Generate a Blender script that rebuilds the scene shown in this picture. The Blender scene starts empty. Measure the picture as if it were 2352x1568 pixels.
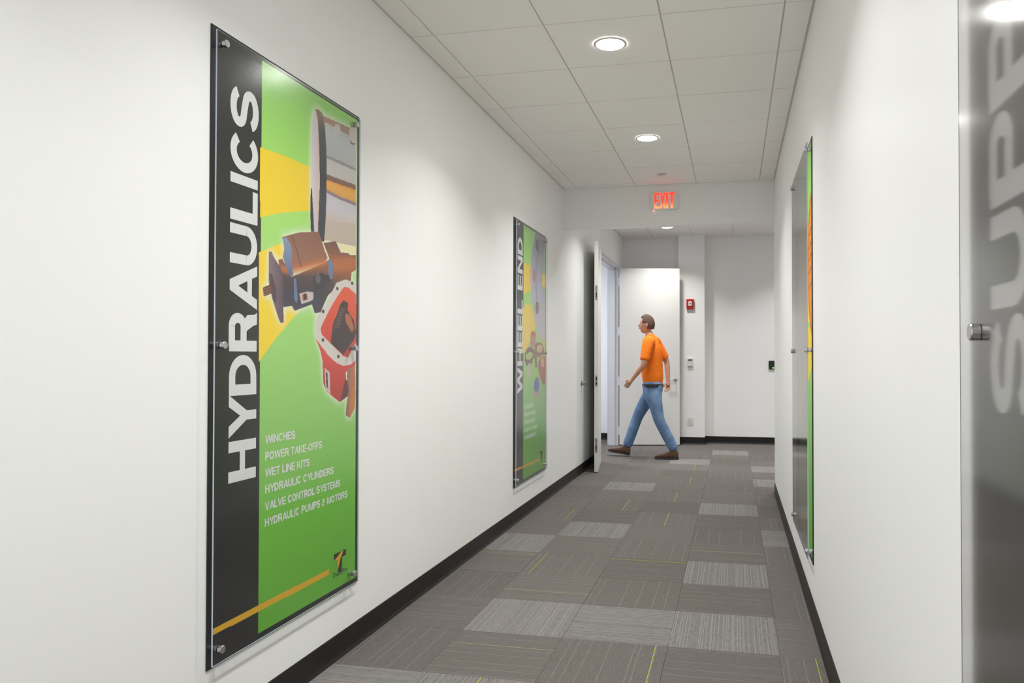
import bpy, bmesh, math, random
import numpy as np
from mathutils import Matrix, Vector, Euler

random.seed(7)
scene = bpy.context.scene
COL = scene.collection
RAD = math.radians

# ------------------------------------------------------------------ camera
WL, WR = -1.7226, 0.3925          # faces of the corridor walls
CEIL, CEIL2 = 3.072, 3.22         # corridor ceiling, far hall ceiling
HEAD_Y0, HEAD_Y1, HEAD_Z = 7.58, 7.70, 2.663
FAR_Y = 11.95

cam_d = bpy.data.cameras.new('camera')
cam = bpy.data.objects.new('camera', cam_d)
COL.objects.link(cam)
yaw, pitch, roll = -0.2096, 0.0141, 0.0011
cy_, sy_, cp_, sp_ = math.cos(yaw), math.sin(yaw), math.cos(pitch), math.sin(pitch)
fw = Vector((sy_ * cp_, cy_ * cp_, sp_))
rt = Vector((cy_, -sy_, 0))
up = rt.cross(fw)
r2 = rt * math.cos(roll) + up * math.sin(roll)
u2 = -rt * math.sin(roll) + up * math.cos(roll)
m = Matrix.Identity(4)
for i in range(3):
    m[i][0], m[i][1], m[i][2] = r2[i], u2[i], -fw[i]
m[0][3], m[1][3], m[2][3] = 0, 0, 1.338
cam.matrix_world = m
cam_d.sensor_width = 36
cam_d.lens = 1730.57 / 2352 * 36
cam_d.shift_x = -(1317.48 - 1176) / 2352
cam_d.shift_y = (795.34 - 784) / 2352
cam_d.clip_start = 0.05
scene.camera = cam

# ------------------------------------------------------------------ world, exposure
world = bpy.data.worlds.new('world')
world.use_nodes = True
world.node_tree.nodes['Background'].inputs[0].default_value = (0.8, 0.85, 0.9, 1)
world.node_tree.nodes['Background'].inputs[1].default_value = 0.3
scene.world = world
scene.view_settings.view_transform = 'Standard'
scene.view_settings.look = 'None'
scene.view_settings.gamma = 1
scene.view_settings.use_curve_mapping = False
scene.view_settings.exposure = 0.0
scene.cycles.max_bounces = 14
scene.cycles.diffuse_bounces = 8
scene.cycles.glossy_bounces = 5
scene.cycles.transmission_bounces = 8
scene.cycles.transparent_max_bounces = 12
scene.cycles.sample_clamp_indirect = 4.0
scene.cycles.use_denoising = True
LAMP_W = 19.0          # each corridor downlight
LAMP_W2 = 15.0         # each far hall downlight
ROOM_W = 60.0          # unseen panel added to light the side room


def srgb(r, g, b):
    f = lambda c: (c / 12.92 if c <= 0.04045 else ((c + 0.055) / 1.055) ** 2.4)
    return (f(r / 255), f(g / 255), f(b / 255), 1)


# ------------------------------------------------------------------ materials
def mat(name, col, rough=0.5, metal=0.0, spec=0.5, emit=None, estr=0.0, bump=None):
    mt = bpy.data.materials.new(name)
    mt.use_nodes = True
    nt = mt.node_tree
    b = nt.nodes['Principled BSDF']
    b.inputs['Base Color'].default_value = col
    b.inputs['Roughness'].default_value = rough
    b.inputs['Metallic'].default_value = metal
    b.inputs['Specular IOR Level'].default_value = spec
    if emit:
        b.inputs['Emission Color'].default_value = emit
        b.inputs['Emission Strength'].default_value = estr
    if bump:
        sc, st, dist = bump
        tc = nt.nodes.new('ShaderNodeTexCoord')
        n = nt.nodes.new('ShaderNodeTexNoise')
        n.inputs['Scale'].default_value = sc
        n.inputs['Detail'].default_value = 3
        nt.links.new(tc.outputs['Object'], n.inputs['Vector'])
        bp = nt.nodes.new('ShaderNodeBump')
        bp.inputs['Strength'].default_value = st
        bp.inputs['Distance'].default_value = dist
        nt.links.new(n.outputs['Fac'], bp.inputs['Height'])
        nt.links.new(bp.outputs['Normal'], b.inputs['Normal'])
    return mt


class NT:
    """small node-tree helper"""
    def __init__(s, mt):
        s.t = mt.node_tree
        s.n = s.t.nodes
        s.b = s.n.get('Principled BSDF')

    def new(s, typ, **kw):
        nd = s.n.new(typ)
        for k, v in kw.items():
            setattr(nd, k, v)
        return nd

    def link(s, a, b):
        s.t.links.new(a, b)

    def math(s, op, a, b=None, c=None):
        nd = s.n.new('ShaderNodeMath')
        nd.operation = op
        for i, v in enumerate((a, b, c)):
            if v is None:
                continue
            if isinstance(v, (int, float)):
                nd.inputs[i].default_value = v
            else:
                s.link(v, nd.inputs[i])
        return nd.outputs[0]

    def mix(s, fac, a, b):
        nd = s.n.new('ShaderNodeMix')
        nd.data_type = 'RGBA'
        for sock, v in ((nd.inputs[0], fac), (nd.inputs[6], a), (nd.inputs[7], b)):
            if isinstance(v, (int, float)):
                sock.default_value = v
            elif isinstance(v, tuple):
                sock.default_value = v
            else:
                s.link(v, sock)
        return nd.outputs[2]


M = {}
M['wall'] = mat('white_wall_paint', (0.895, 0.90, 0.905, 1), 0.42, spec=0.35, bump=(190, 0.06, 0.002))
M['tile'] = mat('ceiling_tile_white', (0.93, 0.91, 0.895, 1), 0.95, spec=0.1, bump=(420, 0.35, 0.002))
M['tee'] = mat('ceiling_grid_white', (0.66, 0.63, 0.60, 1), 0.5, spec=0.3)
M['plenum'] = mat('ceiling_void', (0.3, 0.28, 0.26, 1), 0.9)
M['base'] = mat('black_rubber_base', (0.011, 0.0105, 0.010, 1), 0.42, spec=0.4, bump=(60, 0.1, 0.002))
M['black'] = mat('black_board', (0.012, 0.012, 0.013, 1), 0.38, bump=(120, 0.05, 0.001))
M['steel'] = mat('brushed_steel', (0.62, 0.62, 0.63, 1), 0.24, metal=1.0, bump=(300, 0.04, 0.0005))
M['steel_dark'] = mat('satin_nickel', (0.42, 0.41, 0.40, 1), 0.3, metal=1.0, bump=(300, 0.04, 0.0005))
M['door'] = mat('white_door_paint', (0.72, 0.72, 0.70, 1), 0.35, bump=(60, 0.03, 0.001))
M['frame'] = mat('grey_white_frame_paint', (0.63, 0.64, 0.68, 1), 0.35, bump=(60, 0.03, 0.001))
M['letters'] = mat('white_print', (0.80, 0.80, 0.80, 1), 0.6, bump=(60, 0.02, 0.0005))
M['logo_dark'] = mat('black_print', (0.02, 0.022, 0.02, 1), 0.6, bump=(60, 0.02, 0.0005))
M['white_plastic'] = mat('white_plastic', (0.72, 0.72, 0.70, 1), 0.35, bump=(90, 0.03, 0.0005))
M['grey_plastic'] = mat('grey_plastic', (0.13, 0.13, 0.125, 1), 0.4, bump=(90, 0.03, 0.0005))
M['black_plastic'] = mat('black_plastic', (0.012, 0.014, 0.016, 1), 0.3, bump=(90, 0.03, 0.0005))
M['exit_housing'] = mat('pale_grey_plastic', (0.80, 0.77, 0.75, 1), 0.35, bump=(90, 0.03, 0.0005))
M['red'] = mat('red_plastic', srgb(185, 28, 30), 0.35, bump=(90, 0.03, 0.0005))
M['rubber'] = mat('grey_rubber', (0.25, 0.25, 0.24, 1), 0.7, bump=(90, 0.1, 0.001))
M['lime'] = mat('lime_yarn', srgb(164, 174, 60), 0.9, spec=0.1, bump=(900, 0.4, 0.001))
M['pale_yarn'] = mat('pale_lime_yarn', srgb(158, 160, 122), 0.9, spec=0.1, bump=(900, 0.4, 0.001))
M['lens'] = mat('downlight_lens', (0.9, 0.9, 0.9, 1), 0.4, emit=(1.0, 0.985, 0.965, 1), estr=60.0)
M['lens_far'] = mat('far_downlight_lens', (0.9, 0.9, 0.9, 1), 0.4, emit=(1.0, 1.0, 0.95, 1), estr=16.0)
M['added_panel_lens'] = mat('added_panel_glow', (0.9, 0.9, 0.9, 1), 0.4, emit=(0.82, 0.9, 1.0, 1), estr=4.0)  # glow of the panel added in the side room
M['led_red'] = mat('red_led', (0.6, 0.1, 0.1, 1), 0.4, emit=(1.0, 0.15, 0.2, 1), estr=7.0)
M['led_green'] = mat('green_led', (0.1, 0.6, 0.05, 1), 0.4, emit=(0.12, 1.0, 0.02, 1), estr=2.5)
M['shirt'] = mat('orange_shirt_cloth', srgb(245, 125, 35), 0.85, spec=0.2, bump=(35, 0.5, 0.012))
M['skin'] = mat('skin', srgb(196, 148, 122), 0.55, bump=(150, 0.05, 0.001))
M['hair'] = mat('brown_hair', srgb(92, 70, 58), 0.8, bump=(140, 0.6, 0.004))
M['boot'] = mat('brown_leather', srgb(92, 66, 50), 0.55, bump=(120, 0.2, 0.002))
M['sole'] = mat('dark_rubber_sole', srgb(48, 44, 44), 0.7, bump=(120, 0.2, 0.002))
M['belt'] = mat('dark_belt_leather', srgb(40, 34, 32), 0.5, bump=(120, 0.1, 0.001))
M['eye'] = mat('eye_white', (0.75, 0.74, 0.72, 1), 0.25, bump=(50, 0.01, 0.0005))
M['iris'] = mat('eye_dark', (0.02, 0.015, 0.012, 1), 0.2, bump=(50, 0.01, 0.0005))
M['lips'] = mat('lips', srgb(170, 105, 95), 0.5, bump=(150, 0.05, 0.001))


def denim():
    mt = mat('blue_denim', srgb(92, 122, 160), 0.85, spec=0.2)
    k = NT(mt)
    tc = k.new('ShaderNodeTexCoord')
    n = k.new('ShaderNodeTexNoise')
    n.inputs['Scale'].default_value = 9
    n.inputs['Detail'].default_value = 6
    k.link(tc.outputs['Object'], n.inputs['Vector'])
    c = k.mix(n.outputs['Fac'], srgb(52, 78, 120), srgb(135, 165, 200))
    k.link(c, k.b.inputs['Base Color'])
    bp = k.new('ShaderNodeBump')
    bp.inputs['Strength'].default_value = 0.5
    bp.inputs['Distance'].default_value = 0.012
    k.link(n.outputs['Fac'], bp.inputs['Height'])
    k.link(bp.outputs['Normal'], k.b.inputs['Normal'])
    return mt


M['denim'] = denim()


def carpet(name, base, stripe, fine_amt, pitch, width, line_keep):
    """looped pile carpet: UV = metres on the tile, u across the yarn rows"""
    mt = mat(name, base, 0.95, spec=0.08)
    k = NT(mt)
    uv = k.new('ShaderNodeUVMap')
    sep = k.new('ShaderNodeSeparateXYZ')
    k.link(uv.outputs[0], sep.inputs[0])
    u, v = sep.outputs[0], sep.outputs[1]
    oi = k.new('ShaderNodeObjectInfo')
    rnd = oi.outputs['Random']
    # fine yarn rows, random brightness per row, broken up along the row
    comb = k.new('ShaderNodeCombineXYZ')
    k.link(k.math('MULTIPLY', u, 210.0), comb.inputs[0])
    k.link(k.math('MULTIPLY', v, 26.0), comb.inputs[1])
    k.link(k.math('MULTIPLY', rnd, 57.0), comb.inputs[2])
    n1 = k.new('ShaderNodeTexNoise')
    n1.inputs['Scale'].default_value = 1.0
    n1.inputs['Detail'].default_value = 2
    k.link(comb.outputs[0], n1.inputs['Vector'])
    comb2 = k.new('ShaderNodeCombineXYZ')
    k.link(k.math('MULTIPLY', u, 330.0), comb2.inputs[0])
    k.link(k.math('MULTIPLY', v, 330.0), comb2.inputs[1])
    n2 = k.new('ShaderNodeTexNoise')
    n2.inputs['Scale'].default_value = 1.0
    n2.inputs['Detail'].default_value = 1
    k.link(comb2.outputs[0], n2.inputs['Vector'])
    a = k.math('MULTIPLY', k.math('SUBTRACT', n1.outputs['Fac'], 0.5), fine_amt)
    b = k.math('MULTIPLY', k.math('SUBTRACT', n2.outputs['Fac'], 0.5), 1.1)
    tone = k.math('ADD', k.math('ADD', a, b), k.math('MULTIPLY', k.math('SUBTRACT', rnd, 0.5), 0.16))
    tone = k.math('MAXIMUM', k.math('ADD', tone, 1.0), 0.25)
    # sparse pale accent rows
    pu = k.math('ADD', k.math('DIVIDE', u, pitch), k.math('MULTIPLY', rnd, 91.0))
    cell = k.math('FLOOR', pu)
    fr = k.math('FRACT', pu)
    wn = k.new('ShaderNodeTexWhiteNoise', noise_dimensions='1D')
    k.link(cell, wn.inputs['W'])
    wn2 = k.new('ShaderNodeTexWhiteNoise', noise_dimensions='1D')
    k.link(k.math('ADD', cell, 31.7), wn2.inputs['W'])
    off = k.math('ADD', k.math('MULTIPLY', wn.outputs['Value'], 0.8), 0.1)
    dist = k.math('ABSOLUTE', k.math('SUBTRACT', fr, off))
    line = k.math('LESS_THAN', dist, width / pitch * 0.5)
    keep = k.math('LESS_THAN', wn2.outputs['Value'], line_keep)
    line = k.math('MULTIPLY', line, keep)
    n3 = k.new('ShaderNodeTexNoise')
    n3.inputs['Scale'].default_value = 1.0
    comb3 = k.new('ShaderNodeCombineXYZ')
    k.link(k.math('MULTIPLY', v, 14.0), comb3.inputs[0])
    k.link(cell, comb3.inputs[1])
    k.link(comb3.outputs[0], n3.inputs['Vector'])
    line = k.math('MULTIPLY', line, k.math('MULTIPLY', n3.outputs['Fac'], 1.5))
    line = k.math('MINIMUM', line, 1.0)
    hsv = k.new('ShaderNodeHueSaturation')
    hsv.inputs['Color'].default_value = base
    k.link(tone, hsv.inputs['Value'])
    c = k.mix(line, hsv.outputs[0], stripe)
    k.link(c, k.b.inputs['Base Color'])
    bp = k.new('ShaderNodeBump')
    bp.inputs['Strength'].default_value = 0.7
    bp.inputs['Distance'].default_value = 0.003
    k.link(k.math('ADD', n2.outputs['Fac'], n1.outputs['Fac']), bp.inputs['Height'])
    k.link(bp.outputs['Normal'], k.b.inputs['Normal'])
    return mt


M['carpet_dark'] = carpet('grey_brown_carpet', (0.135, 0.122, 0.115, 1), (0.235, 0.215, 0.205, 1), 0.55, 0.075, 0.003, 0.8)
M['carpet_light'] = carpet('light_grey_carpet', (0.178, 0.168, 0.163, 1), (0.255, 0.245, 0.24, 1), 0.9, 0.013, 0.0045, 0.62)


def schlick(k, scale):
    """reflectance of the sheet by viewing angle, both faces together"""
    g = k.new('ShaderNodeNewGeometry')
    dp = k.new('ShaderNodeVectorMath', operation='DOT_PRODUCT')
    k.link(g.outputs['Incoming'], dp.inputs[0])
    k.link(g.outputs['Normal'], dp.inputs[1])
    c = k.math('ABSOLUTE', dp.outputs['Value'])
    p = k.math('POWER', k.math('SUBTRACT', 1.0, c), 5.0)
    return k.math('MINIMUM', k.math('MULTIPLY', k.math('ADD', k.math('MULTIPLY', p, 0.96), 0.04), scale), 0.95)


def acrylic(front, rough=0.2):
    mt = bpy.data.materials.new('clear_acrylic_front' if front else 'clear_acrylic_back')
    mt.use_nodes = True
    k = NT(mt)
    k.n.clear()
    out = k.new('ShaderNodeOutputMaterial')
    tr = k.new('ShaderNodeBsdfTransparent')
    tr.inputs[0].default_value = (0.985, 0.99, 0.99, 1)
    if not front:
        k.link(tr.outputs[0], out.inputs['Surface'])
        return mt
    gl = k.new('ShaderNodeBsdfGlossy')
    gl.inputs['Roughness'].default_value = rough
    m2 = k.new('ShaderNodeMixShader')
    k.link(schlick(k, 1.55), m2.inputs[0])
    k.link(tr.outputs[0], m2.inputs[1])
    k.link(gl.outputs[0], m2.inputs[2])
    k.link(m2.outputs[0], out.inputs['Surface'])
    return mt


M['acrylic'] = acrylic(True)
M['acrylic_glossy'] = acrylic(True, 0.1)
M['acrylic_back'] = acrylic(False)


def matt_acrylic():
    """sheet with a fine matt face that softens what lies behind it"""
    mt = bpy.data.materials.new('matt_acrylic')
    mt.use_nodes = True
    k = NT(mt)
    k.n.clear()
    out = k.new('ShaderNodeOutputMaterial')
    gl = k.new('ShaderNodeBsdfGlass')
    gl.inputs['IOR'].default_value = 1.49
    gl.inputs['Roughness'].default_value = 0.11
    k.link(gl.outputs[0], out.inputs['Surface'])
    return mt


M['acrylic_matt'] = matt_acrylic()
M['acrylic_edge'] = mat('bluish_acrylic_edge', (0.58, 0.68, 0.80, 1), 0.15, bump=(50, 0.02, 0.0005))


def art_material():
    mt = mat('printed_graphic', (1, 1, 1, 1), 0.5, spec=0.3)
    k = NT(mt)
    at = k.new('ShaderNodeAttribute')
    at.attribute_name = 'print'
    k.link(at.outputs['Color'], k.b.inputs['Base Color'])
    tc = k.new('ShaderNodeTexCoord')
    n = k.new('ShaderNodeTexNoise')
    n.inputs['Scale'].default_value = 200
    k.link(tc.outputs['Object'], n.inputs['Vector'])
    bp = k.new('ShaderNodeBump')
    bp.inputs['Strength'].default_value = 0.02
    k.link(n.outputs['Fac'], bp.inputs['Height'])
    k.link(bp.outputs['Normal'], k.b.inputs['Normal'])
    return mt


M['art'] = art_material()


def exit_glow():
    mt = mat('exit_letter_glow', (0.5, 0.05, 0.02, 1), 0.5)
    k = NT(mt)
    tc = k.new('ShaderNodeTexCoord')
    sep = k.new('ShaderNodeSeparateXYZ')
    k.link(tc.outputs['Object'], sep.inputs[0])
    # lamps sit at the foot of the housing: deeper red above
    f = k.math('MULTIPLY', k.math('ADD', sep.outputs[2], -2.83), 1 / 0.155)
    cr = k.new('ShaderNodeValToRGB')
    e = cr.color_ramp.elements
    e[0].position, e[0].color = 0.05, (1.0, 0.22, 0.07, 1)
    e[1].position, e[1].color = 0.45, (1.0, 0.022, 0.006, 1)
    x = e.new(0.3)
    x.color = (1.0, 0.07, 0.02, 1)
    k.link(f, cr.inputs[0])
    k.link(cr.outputs[0], k.b.inputs['Emission Color'])
    k.b.inputs['Emission Strength'].default_value = 2.4
    return mt


M['exit'] = exit_glow()


# ------------------------------------------------------------------ mesh helpers
def tag(o, label=None, cat=None, group=None, kind=None):
    if label: o['label'] = label
    if cat: o['category'] = cat
    if group: o['group'] = group
    if kind: o['kind'] = kind
    return o


def link(o, parent=None):
    COL.objects.link(o)
    if parent is not None:
        o.parent = parent
    return o


def empty(name, loc, rz=0, **kw):
    o = bpy.data.objects.new(name, None)
    o.empty_display_size = 0.1
    o.location = loc
    o.rotation_euler = (0, 0, rz)
    link(o)
    return tag(o, **kw)


class MB:
    def __init__(s):
        s.v, s.f, s.mi = [], [], []

    def poly(s, pts, mi=0):
        n = len(s.v)
        s.v += [tuple(p) for p in pts]
        s.f.append(tuple(range(n, n + len(pts))))
        s.mi.append(mi)

    def box(s, x0, x1, y0, y1, z0, z1, mi=0, T=None):
        x0, x1 = min(x0, x1), max(x0, x1)
        y0, y1 = min(y0, y1), max(y0, y1)
        z0, z1 = min(z0, z1), max(z0, z1)
        n = len(s.v)
        c = [(x0, y0, z0), (x1, y0, z0), (x1, y1, z0), (x0, y1, z0), (x0, y0, z1), (x1, y0, z1), (x1, y1, z1), (x0, y1, z1)]
        if T: c = [tuple(T(p)) for p in c]
        s.v += c
        for q in ((0, 3, 2, 1), (4, 5, 6, 7), (0, 1, 5, 4), (1, 2, 6, 5), (2, 3, 7, 6), (3, 0, 4, 7)):
            s.f.append(tuple(n + i for i in q))
            s.mi.append(mi)
        return s

    def lathe(s, origin, axis, prof, seg=24, mi=0, cap=True):
        """prof: list of (distance along axis, radius)"""
        ax = Vector(axis).normalized()
        t = Vector((0, 0, 1)) if abs(ax.z) < 0.9 else Vector((1, 0, 0))
        a = ax.cross(t).normalized()
        b = ax.cross(a)
        o = Vector(origin)
        n = len(s.v)
        for d, r in prof:
            for i in range(seg):
                th = 2 * math.pi * i / seg
                s.v.append(tuple(o + ax * d + a * (r * math.cos(th)) + b * (r * math.sin(th))))
        for j in range(len(prof) - 1):
            for i in range(seg):
                i2 = (i + 1) % seg
                s.f.append((n + j * seg + i, n + (j + 1) * seg + i, n + (j + 1) * seg + i2, n + j * seg + i2))
                s.mi.append(mi)
        if cap:
            s.f.append(tuple(n + i for i in range(seg)))
            s.mi.append(mi)
            s.f.append(tuple(n + (len(prof) - 1) * seg + i for i in reversed(range(seg))))
            s.mi.append(mi)
        return s

    def prism(s, pts, ext, mi=0):
        """pts: planar polygon, ext: extrusion vector"""
        e = Vector(ext)
        n, k = len(s.v), len(pts)
        s.v += [tuple(p) for p in pts] + [tuple(Vector(p) + e) for p in pts]
        s.f.append(tuple(range(n, n + k)))
        s.f.append(tuple(reversed(range(n + k, n + 2 * k))))
        s.mi += [mi, mi]
        for i in range(k):
            j = (i + 1) % k
            s.f.append((n + i, n + i + k, n + j + k, n + j))
            s.mi.append(mi)
        return s

    def build(s, name, mats, parent=None, smooth=False, bevel=0, fix=True, **kw):
        me = bpy.data.meshes.new(name)
        me.from_pydata(s.v, [], s.f)
        if not isinstance(mats, (list, tuple)): mats = [mats]
        for q in mats: me.materials.append(q)
        me.polygons.foreach_set('material_index', s.mi)
        if fix or bevel:
            bm = bmesh.new()
            bm.from_mesh(me)
            if bevel:
                bmesh.ops.bevel(bm, geom=list(bm.edges), offset=bevel, segments=2, profile=0.6, affect='EDGES', clamp_overlap=True)
            bmesh.ops.recalc_face_normals(bm, faces=bm.faces)
            bm.to_mesh(me)
            bm.free()
        me.update()
        if smooth:
            me.shade_smooth()
            try:
                me.set_sharp_from_angle(angle=RAD(35))
            except Exception:
                pass
        o = bpy.data.objects.new(name, me)
        link(o, parent)
        return tag(o, **kw)


def local(parent, fn=None):
    """world point -> the parent's own space (parent translation and z rotation only)"""
    inv = (Matrix.Translation(parent.location) @ Euler(parent.rotation_euler).to_matrix().to_4x4()).inverted()
    return lambda p: tuple(inv @ Vector(p))


def struct(name, mb, mt, label, cat, bevel=0, **kw):
    return mb.build(name, mt, bevel=bevel, label=label, cat=cat, kind='structure', **kw)


_txt = {}


def text_polys(s, weight):
    """filled outline of a string in the built-in font, normalised to 0..1 in both directions"""
    key = (s, weight)
    if key in _txt: return _txt[key]
    cu = bpy.data.curves.new('t', 'FONT')
    cu.body = s
    cu.offset = weight
    cu.resolution_u = 4
    o = bpy.data.objects.new('t', cu)
    COL.objects.link(o)
    dg = bpy.context.evaluated_depsgraph_get()
    me = bpy.data.meshes.new_from_object(o.evaluated_get(dg))
    V = [(v.co.x, v.co.y) for v in me.vertices]
    F = [tuple(p.vertices) for p in me.polygons]
    bpy.data.objects.remove(o)
    bpy.data.meshes.remove(me)
    x0, x1 = min(a for a, b in V), max(a for a, b in V)
    y0, y1 = min(b for a, b in V), max(b for a, b in V)
    V = [((a - x0) / (x1 - x0), (b - y0) / (y1 - y0)) for a, b in V]
    _txt[key] = (V, F, (x1 - x0) / (y1 - y0))
    return _txt[key]

# ================================================================== large structure
LT = 0.16                                  # thickness of the left wall
DY0, DY1, DZ = 9.50, 11.36, 2.69           # doorway in the left wall
JF = 0.045                                 # frame face width
b = MB()
b.box(WL - LT, WL, -4.6, DY0 - JF, 0, 3.4)
b.box(WL - LT, WL, DY0 - JF, DY1 + JF, DZ + JF, 3.4)
b.box(WL - LT, WL, DY1 + JF, FAR_Y, 0, 3.4)
struct('wall_left', b, M['wall'], 'long white painted wall on the left carrying the green hydraulics sign', 'wall')
b = MB().box(WR, WR + 0.16, -4.6, HEAD_Y1, 0, 3.4)
struct('wall_right', b, M['wall'], 'white painted wall on the right ending at an open corner', 'wall')
b = MB().box(WL, 4.1, FAR_Y, FAR_Y + 0.1, 0, 3.4)
struct('wall_far', b, M['wall'], 'pale wall closing the far end behind the pillar', 'wall')
b = MB().box(-0.835, -0.440, 11.73, FAR_Y, 0, CEIL2 + 0.02)
struct('wall_column', b, M['wall'], 'white square pillar projecting from the far wall', 'pillar')
b = MB().box(WL, WR, HEAD_Y0, HEAD_Y1, HEAD_Z, 3.4)
struct('wall_header', b, M['wall'], 'white dropped header across the corridor under the ceiling', 'header')
b = MB().box(WR + 0.16, 4.1, HEAD_Y0, HEAD_Y1, 0, 3.4)
struct('wall_side', b, M['wall'], 'white return wall of the far hall round the right corner', 'wall')
b = MB().box(4.1, 4.2, HEAD_Y0, FAR_Y + 0.1, 0, 3.4)
struct('wall_end', b, M['wall'], 'white end wall of the far hall out of sight to the right', 'wall')
b = MB().box(WL - LT, WR + 0.16, -4.7, -4.6, 0, 3.4)
struct('wall_back', b, M['wall'], 'white wall closing the corridor behind the viewer', 'wall')
# side room seen through the doorway
RX0, RY0, RY1 = -5.0, 8.3, 12.06
b = MB()
b.box(RX0, WL - LT, RY1, RY1 + 0.1, 0, 3.0)
b.box(RX0 - 0.1, RX0, RY0 - 0.1, RY1 + 0.1, 0, 3.0)
b.box(RX0, WL - LT, RY0 - 0.1, RY0, 0, 3.0)
struct('wall_room', b, M['wall'], 'bright bluish white walls of the room beyond the open doorway', 'wall')
b = MB().box(RX0 - 0.1, WL - LT, RY0 - 0.1, RY1 + 0.1, 3.0, 3.1)
struct('ceiling_room', b, M['tile'], 'plain ceiling of the room beyond the open doorway', 'ceiling')

# ------------------------------------------------------------------ floor with carpet tiles
b = MB()
b.box(WL - LT, WR + 0.16, -4.7, HEAD_Y1, -0.08, -0.005)
b.box(RX0 - 0.1, 4.2, HEAD_Y1, RY1 + 0.1, -0.08, -0.005)
floor = struct('floor', b, M['carpet_dark'], 'grey carpet tile floor with scattered lime yarn lines', 'floor')
uvl = floor.data.uv_layers.new(name='UVMap')
for li, lp in enumerate(floor.data.loops):
    c = floor.data.vertices[lp.vertex_index].co
    uvl.data[li].uv = (c.x, c.y)

CP, CX, CY = 0.5015, 0.200, 0.010          # carpet module and phase


def carpet_tile(x0, x1, y0, y1, i, j, light, hgt):
    along_y = (i + j) % 2 == 0
    ox, oy = CX + i * CP, CY + j * CP
    g = 0.0006
    mb = MB().box(x0 + g, x1 - g, y0 + g, y1 - g, -0.005, hgt)
    mt = M['carpet_light'] if light else M['carpet_dark']
    o = mb.build('carpet_tile', mt, floor, fix=False)
    ul = o.data.uv_layers.new(name='UVMap')
    for li, lp in enumerate(o.data.loops):
        c = o.data.vertices[lp.vertex_index].co
        a, q = c.x - ox, c.y - oy
        ul.data[li].uv = (a, q) if along_y else (q, a)
    return o


LIGHT = {(-1, 9), (-1, 13), (-3, 11), (-3, 15), (-1, 7), (-3, 7), (-4, 10), (-1, 21), (0, 18), (0, 16), (0, 11), (-2, 7), (-4, 5), (-3, 5), (-2, 19)}
tiles = {}
regions = [(WL, WR, 1.0, HEAD_Y1), (WL, 2.21, HEAD_Y1, FAR_Y), (WL - LT, WL, DY0, DY1), (-3.3, WL - LT, RY0, RY1)]
n_t = 0
for ri, (ax, bx, ay, by) in enumerate(regions):
    for i in range(-8, 5):
        for j in range(1, 25):
            x0, x1 = max(ax, CX + i * CP), min(bx, CX + (i + 1) * CP)
            y0, y1 = max(ay, CY + j * CP), min(by, CY + (j + 1) * CP)
            if x1 - x0 < 0.012 or y1 - y0 < 0.012:
                continue
            rr = random.Random(i * 131 + j * 17)
            h = -rr.random() * 0.0008
            light = (i, j) in LIGHT or ((i > 0 or i < -4) and rr.random() < 0.12)
            t = carpet_tile(x0, x1, y0, y1, i, j, light, h)
            if ri < 2: tiles.setdefault((i, j), t)
            n_t += 1


def yarn(i, j, pos, name, mt, cut=None):
    """one accent yarn across a tile, sub-part of it"""
    t = tiles.get((i, j))
    if t is None: return
    ox, oy = CX + i * CP, CY + j * CP
    w = 0.0015
    mb = MB()
    if (i + j) % 2 == 0:
        y0, y1 = max(oy + 0.002, cut or -9), oy + CP - 0.002
        mb.box(pos - w, pos + w, y0, y1, -0.002, 0.0012)
    else:
        x0, x1 = max(ox + 0.002, WL + 0.004), min(ox + CP - 0.002, WR - 0.004 if j < 15 else 9)
        mb.box(x0, x1, pos - w, pos + w, -0.002, 0.0012)
    mb.build(name, mt, t)


for i, j, pos in [(-2, 6, -0.356), (-2, 12, -0.545), (-2, 14, -0.550), (-2, 16, -0.462), (-2, 18, -0.468), (-3, 13, -0.960),
                  (-4, 12, -1.371), (0, 6, 0.352), (-3, 9, -1.245), (-3, 5, -1.033), (-2, 9, 4.962)]:
    yarn(i, j, pos, 'lime_yarn', M['lime'])
for i, j, pos in [(-4, 9, 4.954), (-3, 8, 4.19), (-1, 10, 5.30), (-3, 6, 3.36)]:
    yarn(i, j, pos, 'pale_yarn', M['pale_yarn'])

# ------------------------------------------------------------------ ceilings: tee grid with lay-in tiles
GT = 0.6096


def ceiling(name, label, xs, ys, z, tag_group):
    """xs, ys: grid lines incl. both ends; tiles hang 6 mm below the tee flange"""
    fl, g = 0.0065, 0.0085
    mb = MB()
    for k, x in enumerate(xs):
        e = 0.018 if k in (0, len(xs) - 1) else 0.012
        mb.box(x - (0 if k == 0 else e), x + (0 if k == len(xs) - 1 else e), ys[0], ys[-1], z + fl, z + fl + 0.02)
    for k, y in enumerate(ys):
        e = 0.018 if k in (0, len(ys) - 1) else 0.012
        mb.box(xs[0], xs[-1], y - (0 if k == 0 else e), y + (0 if k == len(ys) - 1 else e), z + fl + 0.0008, z + fl + 0.02)
    top = MB().box(xs[0], xs[-1], ys[0], ys[-1], z + 0.2, z + 0.25)
    c = top.build(name, M['plenum'], label=label, cat='ceiling', kind='structure')
    mb.build('tee_grid', M['tee'], c)
    rr = random.Random(3)
    for a in range(len(xs) - 1):
        for q in range(len(ys) - 1):
            dz = rr.random() * 0.0012
            x0, x1 = xs[a] + (0.014 if a == 0 else g * 0.55), xs[a + 1] - (0.014 if a == len(xs) - 2 else g * 0.55)
            y0, y1 = ys[q] + (0.014 if q == 0 else g * 0.45), ys[q + 1] - (0.014 if q == len(ys) - 2 else g * 0.45)
            if x1 - x0 < 0.02 or y1 - y0 < 0.02: continue
            MB().box(x0, x1, y0, y1, z + dz, z + 0.022).build('ceiling_tile', M['tile'], c, fix=False)
    return c


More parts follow.
